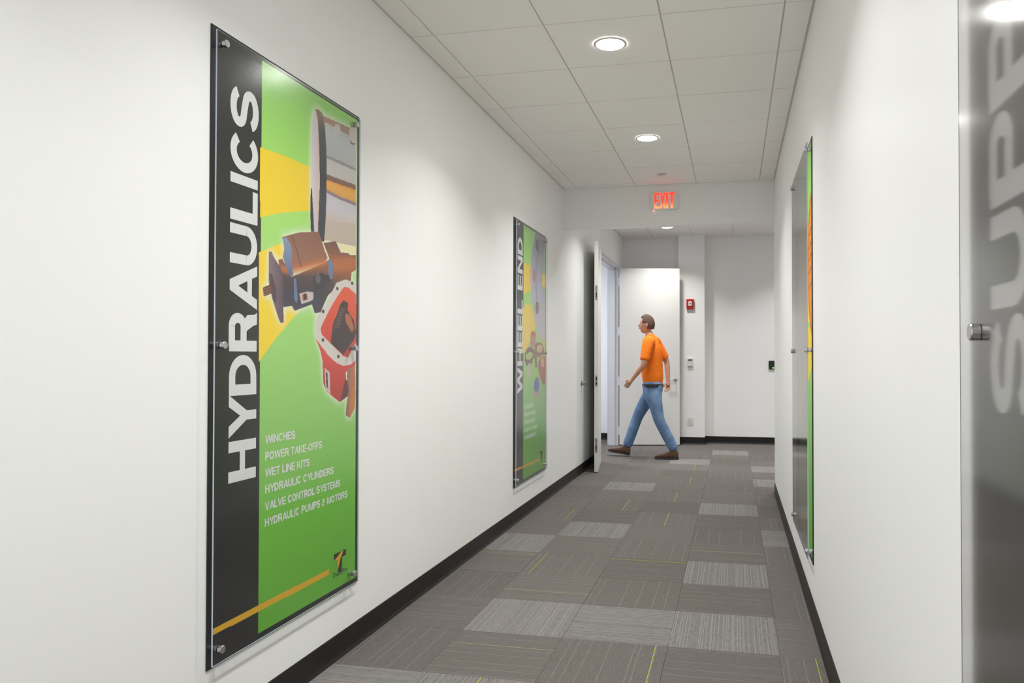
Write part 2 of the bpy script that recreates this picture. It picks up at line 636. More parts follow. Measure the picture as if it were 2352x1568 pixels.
X1 = -1.5811
xs = [WL] + [X1 + k * GT for k in range(4)] + [WR]
ys = [HEAD_Y0]
y = 3.7966 + 6 * GT
while y > -4.55:
    ys.append(y)
    y -= GT
ys.append(-4.6)
ys.reverse()
ceiling('ceiling', 'suspended ceiling of square white tiles over the corridor', xs, ys, CEIL, 0)
xs = [WL, -1.247] + [-0.630 + k * 0.6175 for k in range(8)] + [4.1]
ys = [HEAD_Y1] + [FAR_Y - 0.12 - GT * k for k in range(6, -1, -1)] + [FAR_Y]
ceiling('ceiling.001', 'slightly higher tiled ceiling of the far hall beyond the header', xs, ys, CEIL2, 1)


# ------------------------------------------------------------------ rubber base along the walls
def base_run(name, p0, p1, nrm, label, e0=0.0, e1=0.0):
    """cove base from p0 to p1 (2-D), nrm points into the room"""
    d = Vector((p1[0] - p0[0], p1[1] - p0[1]))
    L = d.length
    d.normalize()
    prof = [(0, 0.0005), (0.011, 0.0005), (0.009, 0.006), (0.0052, 0.016), (0.0035, 0.03), (0.0035, 0.106), (0.0022, 0.1095), (0, 0.1095)]
    n = Vector(nrm)
    mb = MB()
    s = Vector(p0) + n * 0.0003 - d * e0
    mb.prism([(s.x + n.x * a, s.y + n.y * a, z) for a, z in prof], (d.x * (L + e0 + e1), d.y * (L + e0 + e1), 0))
    return struct(name, mb, M['base'], label, 'baseboard')


base_run('baseboard_left', (WL, -4.58), (WL, DY0 - JF - 0.001), (1, 0), 'black rubber baseboard along the left corridor wall')
base_run('baseboard_left.001', (WL, DY1 + JF + 0.001), (WL, FAR_Y - 0.001), (1, 0), 'short black baseboard between the doorway and the far corner')
base_run('baseboard_right', (WR, HEAD_Y1), (WR, -4.58), (-1, 0), 'black rubber baseboard along the right corridor wall')
base_run('baseboard_far', (WL + 0.012, FAR_Y), (-0.835 - 0.001, FAR_Y), (0, -1), 'black baseboard on the far wall left of the pillar')
base_run('baseboard_far.001', (-0.440 + 0.001, FAR_Y), (4.08, FAR_Y), (0, -1), 'black baseboard on the far wall right of the pillar')
base_run('baseboard_column', (-0.835, 11.73), (-0.440, 11.73), (0, -1), 'black baseboard across the front of the pillar')
base_run('baseboard_column.001', (-0.440, 11.722), (-0.440, FAR_Y - 0.013), (1, 0), 'black baseboard on the right flank of the pillar')
base_run('baseboard_room', (RX0 + 0.01, RY1), (WL - LT - 0.01, RY1), (0, -1), 'dark baseboard seen in the room beyond the doorway')

# ------------------------------------------------------------------ door frame
fx0, fx1 = WL - LT - 0.006, WL + 0.006
b = MB()
b.box(fx0, fx1, DY0 - JF, DY0, 0, DZ + JF)
b.box(fx0, fx1, DY1, DY1 + JF, 0, DZ + JF)
b.box(fx0, fx1, DY0, DY1, DZ, DZ + JF)
trim = struct('trim_1', b, M['frame'], 'grey white steel frame around the double doorway in the left wall', 'door frame')
b = MB()
sx0, sx1 = fx0 + 0.02, WL - 0.052
b.box(sx0, sx1, DY0, DY0 + 0.016, 0, DZ)
b.box(sx0, sx1, DY1 - 0.016, DY1, 0, DZ)
b.box(sx0, sx1, DY0 + 0.016, DY1 - 0.016, DZ - 0.016, DZ)
b.build('door_stop_rebate', M['frame'], trim)


# ------------------------------------------------------------------ door leaves (local: X along the leaf, Y thickness)
def door_leaf(name, hinge, ang, side, label):
    """side=+1: thickness lies towards local +Y"""
    d = empty(name, (hinge[0], hinge[1], 0), ang, label=label, cat='door', kind='structure')
    L, T0, T1 = 0.917, 0.004 * side, 0.048 * side
    MB().box(0.004, L, T0, T1, 0.012, DZ - 0.004).build('door_panel', M['door'], d, bevel=0.0015)
    for z in (2.49, 1.73, 0.977, 0.216):
        hg = MB()
        hg.box(-0.001, 0.0035, T0, T0 + side * 0.036, z - 0.06, z + 0.06)
        hg.lathe((0, 0, z - 0.06), (0, 0, 1), [(0, 0.0085), (0.12, 0.0085)], 12)
        hg.lathe((0, 0, z - 0.066), (0, 0, 1), [(0, 0.005), (0.006, 0.007)], 12)
        hg.lathe((0, 0, z + 0.06), (0, 0, 1), [(0, 0.007), (0.006, 0.005)], 12)
        h = hg.build('hinge', M['frame'], d)
        sc = MB()
        for dz in (-0.045, -0.015, 0.015, 0.045):
            sc.lathe((0.0035, T0 + side * 0.024, z + dz), (1, 0, 0), [(0, 0.0035), (0.0008, 0.003)], 8)
        sc.build('hinge_screws', M['steel_dark'], h)
    return d, L, T0, T1


dA, L, T0, T1 = door_leaf('door_1', (WL + 0.0135, DY0 - 0.004), RAD(-90 + 7.8), 1,
                          'white door leaf folded back against the left wall, seen edge on')
ym = (T0 + T1) / 2
for z0, z1 in ((2.0, 2.17), (0.232, 0.40)):
    p = MB().box(L, L + 0.0015, ym - 0.0125, ym + 0.0125, z0, z1).build('flush_bolt_plate', M['steel_dark'], dA)
    q = MB()
    q.box(L + 0.0015, L + 0.003, ym - 0.006, ym + 0.006, z0 + 0.03, z0 + 0.085)
    q.lathe((L + 0.0015, ym, z1 - 0.03), (1, 0, 0), [(0, 0.005), (0.002, 0.004)], 10)
    q.lathe((L + 0.0015, ym, z0 + 0.012), (1, 0, 0), [(0, 0.004), (0.002, 0.003)], 10)
    q.build('bolt_slide', M['black_plastic'], p)
p = MB().box(L, L + 0.0015, ym - 0.014, ym + 0.014, 0.995, 1.125).build('strike_plate', M['steel_dark'], dA)
q = MB()
q.box(L + 0.0012, L + 0.0022, ym - 0.007, ym + 0.009, 1.07, 1.105)
q.box(L + 0.0012, L + 0.0022, ym - 0.007, ym + 0.009, 1.015, 1.05)
q.build('strike_hole', M['black_plastic'], p)

dB, L, T0, T1 = door_leaf('door_2', (WL + 0.0135, DY1 + 0.004), RAD(12.5), -1,
                          'white door leaf standing open behind the walking person')
# lever set near the free edge, pointing back to the hinge
for s, yy in ((-1, T1), (1, T0)):
    r = MB().lathe((L - 0.065, yy, 1.0), (0, s, 0), [(0, 0.026), (0.006, 0.026), (0.009, 0.022)], 24)
    rose = r.build('lever_rose', M['steel_dark'], dB, smooth=True)
    lv = MB()
    lv.lathe((L - 0.065, yy + s * 0.009, 1.0), (0, s, 0), [(0, 0.010), (0.045, 0.010), (0.05, 0.007)], 14)
    lv.lathe((L - 0.058, yy + s * 0.05, 1.0), (-1, 0, 0), [(0, 0.008), (0.01, 0.0095), (0.11, 0.0085), (0.12, 0.006)], 14)
    lv.build('door_lever', M['steel_dark'], rose, smooth=True)
p = MB().box(L, L + 0.0015, (T0 + T1) / 2 - 0.0125, (T0 + T1) / 2 + 0.0125, 0.94, 1.14).build('latch_plate', M['steel_dark'], dB)
MB().box(L + 0.001, L + 0.012, (T0 + T1) / 2 - 0.006, (T0 + T1) / 2 + 0.006, 1.0, 1.03).build('latch_bolt', M['steel'], p)


# ================================================================== lights
def downlight(x, y, z, w, label, group, col=(1.0, 0.99, 0.978), lens='lens', spread=125):
    d = empty('downlight', (x, y, z), label=label, cat='ceiling light', group=group)
    MB().lathe((0, 0, -0.0005), (0, 0, -1), [(0, 0.092), (0.0025, 0.092), (0.005, 0.088), (0.005, 0.0785), (0.002, 0.0775)], 40, cap=False)\
        .build('trim_ring', M['tee'], d, smooth=True)
    MB().lathe((0, 0, -0.0008), (0, 0, -1), [(0, 0.078), (0.002, 0.078)], 40).build('lens', M[lens], d)
    ld = bpy.data.lights.new('downlight_lamp', 'AREA')
    ld.shape = 'DISK'
    ld.size = 0.15
    ld.energy = w
    ld.color = col
    ld.spread = RAD(spread)
    lo = bpy.data.objects.new('downlight_lamp', ld)
    lo.location = (0, 0, -0.012)
    link(lo, d)
    return d


labs = {4.10: 'round downlight nearest the viewer in the corridor ceiling', 5.93: 'round downlight second from the viewer, nearer the exit sign'}
for yl, w_ in ((5.93, 'second'), (4.10, 'first'), (2.275, 'just above the frame'), (0.445, 'over the viewer'), (-1.385, 'behind the viewer'), (-3.215, 'farthest behind the viewer')):
    downlight(-0.667, yl, CEIL, LAMP_W, labs.get(yl, 'round downlight of the corridor row ' + w_), 'corridor downlights')
FAR_L = 'round downlight of the far hall '
for xl, yl, lb in ((-0.94, 10.93, 'half hidden by the header'), (-0.94, 8.28, 'close behind the header'), (-0.98, 9.55, 'above the open doorway'),
                   (1.0, 9.15, 'just round the right corner'), (1.0, 10.93, 'right of the card reader'), (2.9, 9.15, 'near its end wall'), (2.9, 10.93, 'in its far right corner')):
    downlight(xl, yl, CEIL2, LAMP_W2, FAR_L + lb, 'far hall downlights', (1.0, 1.0, 0.95), 'lens_far', 112)
lp = empty('added_panel', (-3.4, 10.4, 3.0), label='unseen square ceiling panel added to light the room beyond the doorway', cat='ceiling light')  # never in view; added to make the side room bright and cool
MB().box(-0.32, 0.32, -0.32, 0.32, -0.012, -0.0005).build('added_panel_frame', M['tee'], lp)
MB().box(-0.29, 0.29, -0.29, 0.29, -0.0145, -0.012).build('added_panel_lens', M['added_panel_lens'], lp)
ad = bpy.data.lights.new('added_panel_lamp', 'AREA')
ad.energy, ad.size, ad.color = ROOM_W, 0.58, (0.86, 0.92, 1.0)
ao = bpy.data.objects.new('added_panel_lamp', ad)
ao.location = (0, 0, -0.02)
link(ao, lp)

# outlines of the printed pictures: (mm from the board's left edge, mm above the floor)

ART1={
'yel1':[(268,2115),(427,2124),(611,2124),(631,2062),(613,1943),(498,1920),(386,1891),(271,1854)],
'yel2':[(265,1724),(398,1776),(547,1827),(724,1861),(995,1897),(996,1803),(726,1674),(592,1559),(530,1523),(450,1464),(356,1394),(270,1318)],
'yel3':[(21,422),(774,419),(774,394),(21,400)],
'barrel':[(693,2369),(817,2378),(989,2388),(995,1850),(725,1839),(717,1939),(733,2086)],
'b_top':[(693,2369),(817,2378),(989,2388),(990,2346),(920,2349),(817,2349),(713,2346)],
'b_line':[(728,2207),(847,2212),(991,2214),(991,2202),(847,2197),(728,2196)],
'b_light':[(732,2193),(991,2202),(992,2140),(733,2129)],
'b_brown':[(733,2125),(992,2136),(992,2109),(733,2100)],
'b_or':[(733,2101),(992,2113),(993,2055),(849,2052),(734,2060)],
'b_pur':[(734,2060),(849,2052),(993,2055),(993,2039),(849,2037),(734,2046)],
'b_tan':[(731,2042),(993,2036),(993,1989),(732,1974)],
'b_tan2':[(732,1920),(994,1958),(995,1850),(725,1839)],
'bulb1':[(803,2363),(838,2374),(853,2344),(817,2318),(789,2326)],
'bulb2':[(927,2378),(973,2403),(997,2387),(990,2338),(959,2320),(928,2343)],
'fl_in':[(640,2377),(618,2317),(612,2197),(613,2058),(620,1921),(633,1857),(678,1861),(672,2072),(679,2215),(664,2338)],
'fl_rim':[(638,2376),(666,2385),(699,2378),(720,2327),(732,2229),(736,2115),(732,1956),(719,1831),(679,1832),(668,1866),(680,2074),(675,2214),(663,2338),(647,2370)],
'fl_dk':[(611,2037),(620,2039),(640,1861),(614,1857),(610,1919)],
'pbrown2':[(712,1825),(814,1848),(858,1804),(922,1810),(942,1803),(996,1811),(997,1742),(956,1725),(950,1684),(822,1652),(773,1679),(760,1766)],
'por2':[(790,1767),(949,1797),(996,1793),(996,1756),(956,1738),(797,1713)],
'plow':[(389,1713),(413,1718),(477,1655),(725,1743),(772,1767),(797,1732),(791,1675),(822,1646),(750,1602),(693,1527),(647,1520),(625,1556),(499,1521),(479,1540),(425,1531),(400,1574)],
'por1':[(390,1693),(447,1691),(487,1696),(736,1763),(748,1739),(570,1688),(477,1666),(390,1668)],
'pbody':[(412,1803),(475,1824),(531,1841),(677,1867),(724,1792),(748,1767),(725,1746),(548,1703),(482,1684),(437,1730)],
'pblue':[(412,1800),(444,1805),(466,1785),(481,1753),(477,1724),(489,1659),(467,1657),(438,1690),(416,1727),(427,1763)],
'pline':[(471,1822),(477,1823),(522,1758),(548,1703),(540,1701),(512,1757)],
'pfl':[(325,1734),(343,1738),(357,1719),(399,1686),(417,1665),(425,1472),(406,1468),(392,1484),(349,1559),(326,1623),(327,1661)],
'pfl2':[(331,1656),(348,1652),(377,1594),(374,1544),(359,1549),(335,1602)],
'shaft':[(289,1595),(349,1617),(358,1582),(298,1563)],
'pblk':[(635,1677),(691,1695),(773,1692),(791,1675),(738,1651),(703,1623),(658,1613),(629,1652)],
'pblue2':[(760,1766),(778,1765),(797,1732),(787,1681),(773,1673),(752,1702),(751,1746)],
'pblue3':[(492,1651),(508,1652),(521,1572),(511,1554),(496,1570)],
'ptag':[(532,1593),(592,1607),(635,1608),(636,1578),(609,1567),(548,1552)],
'ptag2':[(550,1591),(587,1599),(598,1575),(558,1564)],
'redlow':[(656,1418),(711,1376),(826,1311),(902,1297),(1001,1326),(994,1293),(954,1280),(908,1268),(923,1163),(852,1137),(743,1190),(716,1228),(710,1321),(694,1361)],
'reddk':[(902,1235),(935,1228),(936,1162),(859,1137)],
'spin':[(925,1281),(994,1300),(999,1152),(990,1099),(950,1059),(910,1072),(916,1124),(935,1188),(918,1248)],
'spin2':[(962,1194),(995,1199),(991,1106),(954,1062),(943,1089)],
'rtag':[(727,1290),(771,1270),(775,1176),(737,1197)],
'rtag2':[(737,1274),(751,1268),(757,1202),(742,1209)],
'gask':[(822,1665),(897,1687),(963,1685),(1000,1676),(1004,1323),(954,1303),(889,1297),(826,1311),(753,1346),(706,1383),(660,1424),(650,1473),(670,1510),(727,1557),(774,1610)],
'gin':[(1000,1629),(924,1655),(885,1652),(835,1609),(774,1553),(710,1481),(693,1456),(705,1432),(776,1396),(888,1340),(927,1336),(973,1380),(1003,1407)],
'gdk':[(886,1592),(927,1583),(922,1550),(979,1507),(1002,1454),(986,1420),(927,1379),(888,1346),(776,1396),(793,1479),(836,1538),(854,1571)],
'gcop':[(899,1535),(945,1528),(986,1467),(959,1452),(906,1496)],
'logo':[(813,471),(912,471),(917,468),(917,445),(885,442),(879,382),(846,384),(861,432),(814,446)],
'logoy':[(817,444),(878,470),(894,467),(867,437),(848,396),(840,430),(844,441),(836,439)],
}
ART2={
'yel1':[(283,2130),(516,2130),(517,1913),(285,1865)],
'yel1b':[(902,2099),(1037,2104),(1038,1995),(903,1982)],
'yel2':[(260,1741),(363,1789),(540,1790),(602,1714),(686,1627),(665,1588),(502,1524),(482,1471),(309,1375),(263,1375)],
'yel3':[(6,438),(6,422),(809,404),(809,426)],
'ring':[(682,2456),(1024,2465),(1067,2435),(1071,1826),(555,1791),(508,1965),(507,2109),(542,2249),(625,2378)],
'ring2':[(581,1793),(1063,1826),(1065,1506),(927,1480),(793,1543),(686,1621),(623,1699)],
'inner':[(983,2361),(1040,2379),(1043,1829),(986,1856),(924,1953),(892,2078),(911,2228)],
'hole1':[(692,2378),(750,2387),(780,2357),(770,2310),(731,2275),(683,2298),(673,2346)],
'hole2':[(599,2105),(646,2111),(665,2079),(666,2029),(637,1995),(600,1998),(575,2044),(579,2084)],
'arc':[(920,2439),(972,2431),(840,2340),(751,2238),(713,2133),(704,1984),(734,1837),(696,1835),(666,1980),(675,2129),(712,2242),(800,2354)],
'hole3':[(684,1833),(781,1829),(792,1775),(749,1717),(696,1725),(668,1772)],
'cup':[(512,1540),(552,1563),(634,1565),(676,1545),(687,1497),(666,1453),(625,1420),(553,1409),(503,1445)],
'cupr':[(518,1551),(552,1560),(634,1563),(680,1551),(676,1529),(603,1511),(522,1525)],
'hub1':[(338,1375),(404,1412),(503,1429),(625,1399),(605,1334),(554,1286),(504,1260),(367,1267),(319,1314)],
'hub1i':[(366,1360),(463,1381),(563,1377),(580,1350),(523,1324),(434,1311),(357,1324)],
'hub2':[(645,1453),(751,1471),(882,1468),(973,1424),(996,1368),(773,1334),(646,1366)],
'hub2i':[(708,1421),(794,1450),(893,1446),(939,1413),(860,1378),(730,1383)],
'gear':[(773,1296),(883,1345),(1019,1340),(1044,1123),(975,1069),(840,1146),(774,1230)],
'geari':[(872,1323),(939,1340),(985,1323),(985,1249),(895,1245),(861,1279)],
'pin':[(614,1398),(708,1405),(731,1241),(667,1242),(646,1323),(615,1334)],
'shaft':[(435,1282),(504,1287),(514,1181),(465,1161),(426,1183)],
'blue':[(710,1160),(774,1153),(807,1092),(775,1032),(690,1025),(631,1044),(623,1103),(658,1140)],
'pink':[(623,1039),(690,1025),(797,1037),(808,998),(733,964),(648,979)],
'logo':[(826,487),(945,471),(945,455),(917,456),(918,392),(872,384),(871,461),(844,467)],
}

# ================================================================== wall signs
DU = 0.0026


def inside(poly, U, Z):
    r = np.zeros(U.shape, bool)
    n = len(poly)
    for i in range(n):
        x0, y0 = poly[i]
        x1, y1 = poly[(i + 1) % n]
        if y0 == y1: continue
        c = ((y0 > Z) != (y1 > Z)) & (U < (x1 - x0) * (Z - y0) / (y1 - y0) + x0)
        r ^= c
    return r


def blur(a, k):
    for ax in (0, 1):
        for _ in range(2):
            p = np.pad(a, [(k, k) if q == ax else (0, 0) for q in (0, 1)], mode='edge')
            c = np.cumsum(np.insert(p, 0, 0, axis=ax), axis=ax)
            n = 2 * k + 1
            a = (np.take(c, range(n, c.shape[ax]), axis=ax) - np.take(c, range(0, c.shape[ax] - n), axis=ax)) / n
    return a


def lin(c):
    return np.array(srgb(*c)[:3])


class Canvas:
    """print colours on a metre grid: u from the reader's left edge, z height above the floor"""
    def __init__(s, w, z0, z1, du, dz):
        s.nu, s.nz = int(round(w / du)) + 1, int(round((z1 - z0) / dz)) + 1
        s.u = np.linspace(0, w, s.nu)
        s.z = np.linspace(z0, z1, s.nz)
        s.Z, s.U = np.meshgrid(s.z, s.u, indexing='ij')
        s.C = np.zeros((s.nz, s.nu, 3))

    def fill(s, mask, c, a=1.0):
        m = mask[..., None] * a
        s.C = s.C * (1 - m) + (c if isinstance(c, np.ndarray) else lin(c)) * m

    def poly(s, pts, c, a=1.0, soft=0):
        pts = [(p / 1000, q / 1000) for p, q in pts]
        m = inside(pts, s.U, s.Z).astype(float)
        if soft: m = blur(m, soft)
        s.fill(m, c, a)
        return m

    def grad(s, pts, stops, axis='z', soft=0):
        """stops: (coordinate, colour) list along u or z"""
        pts = [(p / 1000, q / 1000) for p, q in pts]
        m = inside(pts, s.U, s.Z).astype(float)
        if soft: m = blur(m, soft)
        t = s.Z if axis == 'z' else s.U
        xs = [a for a, _ in stops]
        cs = np.array([lin(c) for _, c in stops])
        g = np.stack([np.interp(t, xs, cs[:, k]) for k in range(3)], -1)
        s.C = s.C * (1 - m[..., None]) + g * m[..., None]

    def disc(s, u, z, ru, rz, c, a=1.0):
        m = (((s.U - u) / ru) ** 2 + ((s.Z - z) / rz) ** 2 < 1).astype(float)
        s.fill(m, c, a)


def base_print(cv, w):
    """charcoal title band on the left, green field framed by a thin charcoal margin"""
    cv.C[:] = lin((37, 37, 39))
    rr = np.random.RandomState(5)
    n = rr.rand(cv.nz, cv.nu)
    n = blur(n, 2) - 0.5
    scr = np.clip((0.9 - cv.Z) / 0.5, 0, 1)[..., None]
    cv.C = cv.C * (1 + n[..., None] * 1.5 * scr)
    # green field; gradient by height has the acrylic's reflection haze mixed into the colour
    xs = [0.31, 0.7, 1.1, 1.7, 2.05, 2.46]
    cs = np.array([lin(c) for c in ((106, 182, 56), (118, 196, 68), (154, 212, 112), (178, 230, 128), (176, 234, 114), (152, 216, 106))])
    g = np.stack([np.interp(cv.Z, xs, cs[:, k]) for k in range(3)], -1)
    m = ((cv.U > 0.277) & (cv.U < w - 0.022) & (cv.Z > 0.318) & (cv.Z < 2.442)).astype(float)[..., None]
    cv.C = cv.C * (1 - m) + g * m
    return m[..., 0]


def yellow_bar_logo(cv, A, yel=(232, 178, 42)):
    cv.poly(A['yel3'], yel)


YEL = (255, 220, 46)

def paint_hydraulics(cv, w):
    A = ART1
    m0 = base_print(cv, w)
    cv.poly(A['yel1'], YEL)
    cv.grad(A['yel2'], [(0, YEL), (0.7, YEL), (0.9, (255, 232, 150)), (1.1, (255, 238, 185))], 'u')
    # white halo round the machine parts
    mk = np.zeros(cv.U.shape)
    for k in ('barrel', 'fl_in', 'fl_rim', 'pbody', 'plow', 'pfl', 'pbrown2', 'shaft', 'gask', 'redlow', 'spin'):
        mk = np.maximum(mk, inside([(p / 1000, q / 1000) for p, q in A[k]], cv.U, cv.Z))
    halo = np.clip(blur(mk.astype(float), 7) * 2.0, 0, 1)
    cv.fill(halo * m0, (240, 245, 225), 0.75)
    # cable drum
    cv.grad(A['barrel'], [(1.85, (196, 178, 166)), (1.93, (208, 192, 182)), (1.99, (214, 208, 214)), (2.04, (206, 198, 206)), (2.10, (190, 180, 176)), (2.16, (205, 200, 198)), (2.21, (184, 184, 186)), (2.32, (200, 203, 206)), (2.40, (190, 180, 172))])
    cv.poly(A['b_top'], (176, 142, 122))
    cv.poly(A['b_line'], (140, 136, 142), 0.8)
    cv.poly(A['b_light'], (206, 200, 196))
    cv.poly(A['b_brown'], (136, 100, 84))
    cv.grad(A['b_or'], [(2.05, (226, 168, 96)), (2.085, (244, 178, 78)), (2.13, (226, 140, 60))])
    cv.poly(A['b_pur'], (150, 128, 138))
    cv.poly(A['b_tan'], (212, 204, 214))
    cv.poly(A['b_tan2'], (204, 186, 172), 0.8)
    cv.poly(A['bulb1'], (214, 206, 204), soft=1)
    cv.poly(A['bulb2'], (216, 204, 204), soft=1)
    cv.poly([(930, 2330), (960, 2322), (988, 2332), (970, 2316), (940, 2318)], (120, 84, 70))
    cv.grad(A['fl_in'], [(0.60, (232, 220, 226)), (0.66, (216, 202, 208)), (0.685, (240, 190, 120))], 'u')
    cv.poly(A['fl_dk'], (60, 58, 66))
    cv.grad(A['fl_rim'], [(1.83, (62, 62, 66)), (2.0, (70, 72, 80)), (2.1, (58, 58, 62)), (2.3, (84, 84, 88)), (2.36, (140, 112, 100)), (2.39, (150, 116, 100))])
    # pump
    cv.grad(A['pbrown2'], [(1.65, (96, 72, 66)), (1.73, (170, 100, 62)), (1.79, (150, 96, 76)), (1.84, (120, 84, 76))])
    cv.poly(A['por2'], (196, 116, 66), 0.85, soft=3)
    cv.grad(A['plow'], [(1.52, (70, 66, 84)), (1.60, (62, 58, 70)), (1.66, (84, 66, 66)), (1.72, (150, 94, 66)), (1.77, (150, 100, 84))])
    cv.grad(A['pbody'], [(1.68, (168, 104, 76)), (1.75, (158, 108, 88)), (1.87, (142, 98, 84))])
    cv.poly(A['por1'], (206, 118, 58), 0.9, soft=3)
    cv.poly(A['pline'], (100, 66, 58), 0.7)
    cv.grad(A['pblue'], [(1.65, (96, 108, 142)), (1.8, (140, 158, 190))])
    cv.poly(A['pblue3'], (110, 126, 164))
    cv.poly(A['pblk'], (52, 52, 64), 0.9)
    cv.disc(0.672, 1.668, 0.02, 0.02, (104, 100, 108))
    cv.poly(A['pblue2'], (116, 132, 168))
    cv.grad(A['pfl'], [(0.32, (140, 116, 128)), (0.39, (112, 90, 104)), (0.43, (92, 72, 84))], 'u')
    cv.poly(A['pfl2'], (70, 56, 66), 0.85)
    cv.poly(A['shaft'], (98, 58, 48))
    for k in range(3): cv.poly([(292, 1590 - k * 10), (345, 1606 - k * 10), (345, 1602 - k * 10), (292, 1586 - k * 10)], (160, 110, 90))
    cv.poly(A['ptag'], (206, 196, 196))
    cv.poly(A['ptag2'], (186, 110, 70))
    cv.disc(0.574, 1.584, 0.012, 0.014, (70, 52, 52))
    # gearbox
    cv.grad(A['redlow'], [(1.16, (190, 56, 52)), (1.35, (222, 76, 66)), (1.43, (228, 96, 80))])
    cv.poly(A['reddk'], (104, 52, 52))
    cv.grad(A['spin'], [(0.89, (132, 84, 74)), (0.95, (176, 118, 96)), (0.99, (196, 120, 70))], 'u')
    cv.poly(A['spin2'], (206, 130, 60), 0.8, soft=1)
    cv.poly(A['rtag'], (214, 196, 198))
    cv.poly(A['rtag2'], (84, 60, 66))
    cv.poly(A['gask'], (222, 214, 208))
    cv.grad(A['gin'], [(1.36, (212, 60, 50)), (1.6, (236, 96, 62))])
    cv.poly(A['gdk'], (66, 50, 54))
    g = A['gdk']
    for k in range(7):
        zz = 1.50 + k * 0.014
        cv.poly([(800 + k * 9, zz * 1000 - 40), (850 + k * 9, zz * 1000 - 30), (846 + k * 9, zz * 1000 - 24), (796 + k * 9, zz * 1000 - 33)], (112, 88, 84))
    cv.poly(A['gcop'], (196, 122, 76), 0.85, soft=1)
    for u_, z_ in ((830, 1640), (713, 1532), (713, 1410), (842, 1339), (962, 1676)):
        cv.disc(u_ / 1000, z_ / 1000, 0.011, 0.008, (88, 52, 48))
    # keep the print inside its green field
    edge = (cv.U > w - 0.022)
    cv.C[edge] = lin((40, 40, 42))
    yellow_bar_logo(cv, A)


def paint_wheel(cv, w):
    A = ART2
    m0 = base_print(cv, w)
    cv.poly(A['yel1'], YEL)
    cv.poly(A['yel2'], YEL)
    cv.grad(A['ring'], [(1.6, (206, 200, 222)), (2.0, (196, 194, 216)), (2.2, (176, 172, 190)), (2.4, (140, 140, 150))], soft=2)
    cv.poly(A['ring2'], (204, 198, 214), soft=3)
    cv.poly(A['inner'], (150, 200, 120), 0.8)
    cv.poly(A['yel1b'], YEL)
    cv.poly(A['arc'], (130, 126, 146), 0.7, soft=1)
    cv.poly(A['hole1'], (82, 82, 88))
    cv.poly(A['hole2'], (196, 120, 100))
    cv.poly(A['hole3'], (120, 96, 60))
    cv.poly([(640, 1560), (760, 1500), (760, 1420), (640, 1440)], (170, 214, 130), 0.6, soft=4)
    cv.poly(A['hub2'], (128, 88, 66))
    cv.poly(A['hub2i'], (206, 196, 140))
    cv.poly(A['gear'], (168, 84, 60))
    cv.poly(A['geari'], (222, 176, 150))
    cv.poly(A['cup'], (190, 136, 122))
    cv.poly(A['cupr'], (206, 64, 62))
    cv.poly(A['hub1'], (110, 72, 62))
    cv.poly(A['hub1i'], (184, 206, 110))
    cv.poly(A['pin'], (112, 92, 52))
    cv.poly(A['shaft'], (206, 200, 190))
    cv.poly(A['pink'], (206, 150, 160))
    cv.poly(A['blue'], (72, 92, 190))
    # far too small to read in the photograph: five soft rows of lettering
    rr = random.Random(4)
    for z0, ln in ((0.905, 0.31), (0.836, 0.345), (0.771, 0.35), (0.706, 0.40), (0.645, 0.375)):
        u_ = 0.318
        while u_ < 0.318 + ln:
            q = rr.uniform(0.014, 0.024)
            cv.fill(((cv.U > u_) & (cv.U < u_ + q) & (cv.Z > z0) & (cv.Z < z0 + 0.034)).astype(float), (236, 240, 228), 0.75)
            u_ += q + 0.008
    edge = (cv.U > w - 0.022)
    cv.C[edge] = lin((40, 40, 42))
    yellow_bar_logo(cv, A)
    cv.poly(A['logo'], (28, 34, 26))


def paint_orange(cv, w):
    base_print(cv, w)
    cv.poly([(277, 2050), (600, 2080), (1010, 2000), (1010, 1500), (600, 1560), (277, 1840)], YEL)
    cv.poly([(277, 1700), (700, 1500), (1010, 1500), (1010, 1300), (600, 1100), (277, 900)], YEL, 1, 0)
    body = [(1010, 2190), (940, 2160), (860, 2050), (820, 1900), (820, 1740), (860, 1600), (930, 1500), (1010, 1440)]
    cv.poly(body, (206, 96, 52), soft=1)
    cv.poly([(1010, 2150), (955, 2120), (890, 2020), (855, 1890), (855, 1750), (890, 1620), (950, 1530), (1010, 1480)], (246, 150, 44))
    for z_ in (1980, 1905, 1850, 1780, 1700):
        cv.poly([(880, z_), (1000, z_ + 30), (1000, z_ + 18), (880, z_ - 10)], (84, 44, 50))
    cv.poly([(300, 1480), (480, 1520), (560, 1420), (520, 1300), (380, 1270), (300, 1350)], (188, 170, 190))
    cv.poly([(600, 1420), (760, 1440), (780, 1330), (640, 1280)], (150, 110, 100))
    # unreadable title at this angle: soft pale strokes only
    rr = random.Random(9)
    z_ = 1.05
    while z_ < 2.28:
        hgt = rr.uniform(0.09, 0.12)
        cv.fill(((cv.U > 0.105) & (cv.U < 0.255) & (cv.Z > z_) & (cv.Z < z_ + 0.032)).astype(float), (222, 222, 224))
        cv.fill(((cv.U > 0.225) & (cv.U < 0.255) & (cv.Z > z_) & (cv.Z < z_ + hgt)).astype(float), (222, 222, 224))
        z_ += hgt + 0.03
    cv.poly([(0, 425), (775, 420), (775, 395), (0, 400)], (222, 168, 42))


def paint_plain(cv, w):
    base_print(cv, w)
    cv.poly([(277, 2120), (600, 2080), (w * 1000 - 22, 1960), (w * 1000 - 22, 1880), (500, 1920), (277, 1850)], YEL)
    cv.poly([(277, 1720), (600, 1820), (w * 1000 - 22, 1880), (w * 1000 - 22, 1700), (560, 1540), (277, 1320)], YEL)
    cv.poly([(0, 425), (775, 420), (775, 395), (0, 400)], (222, 168, 42))


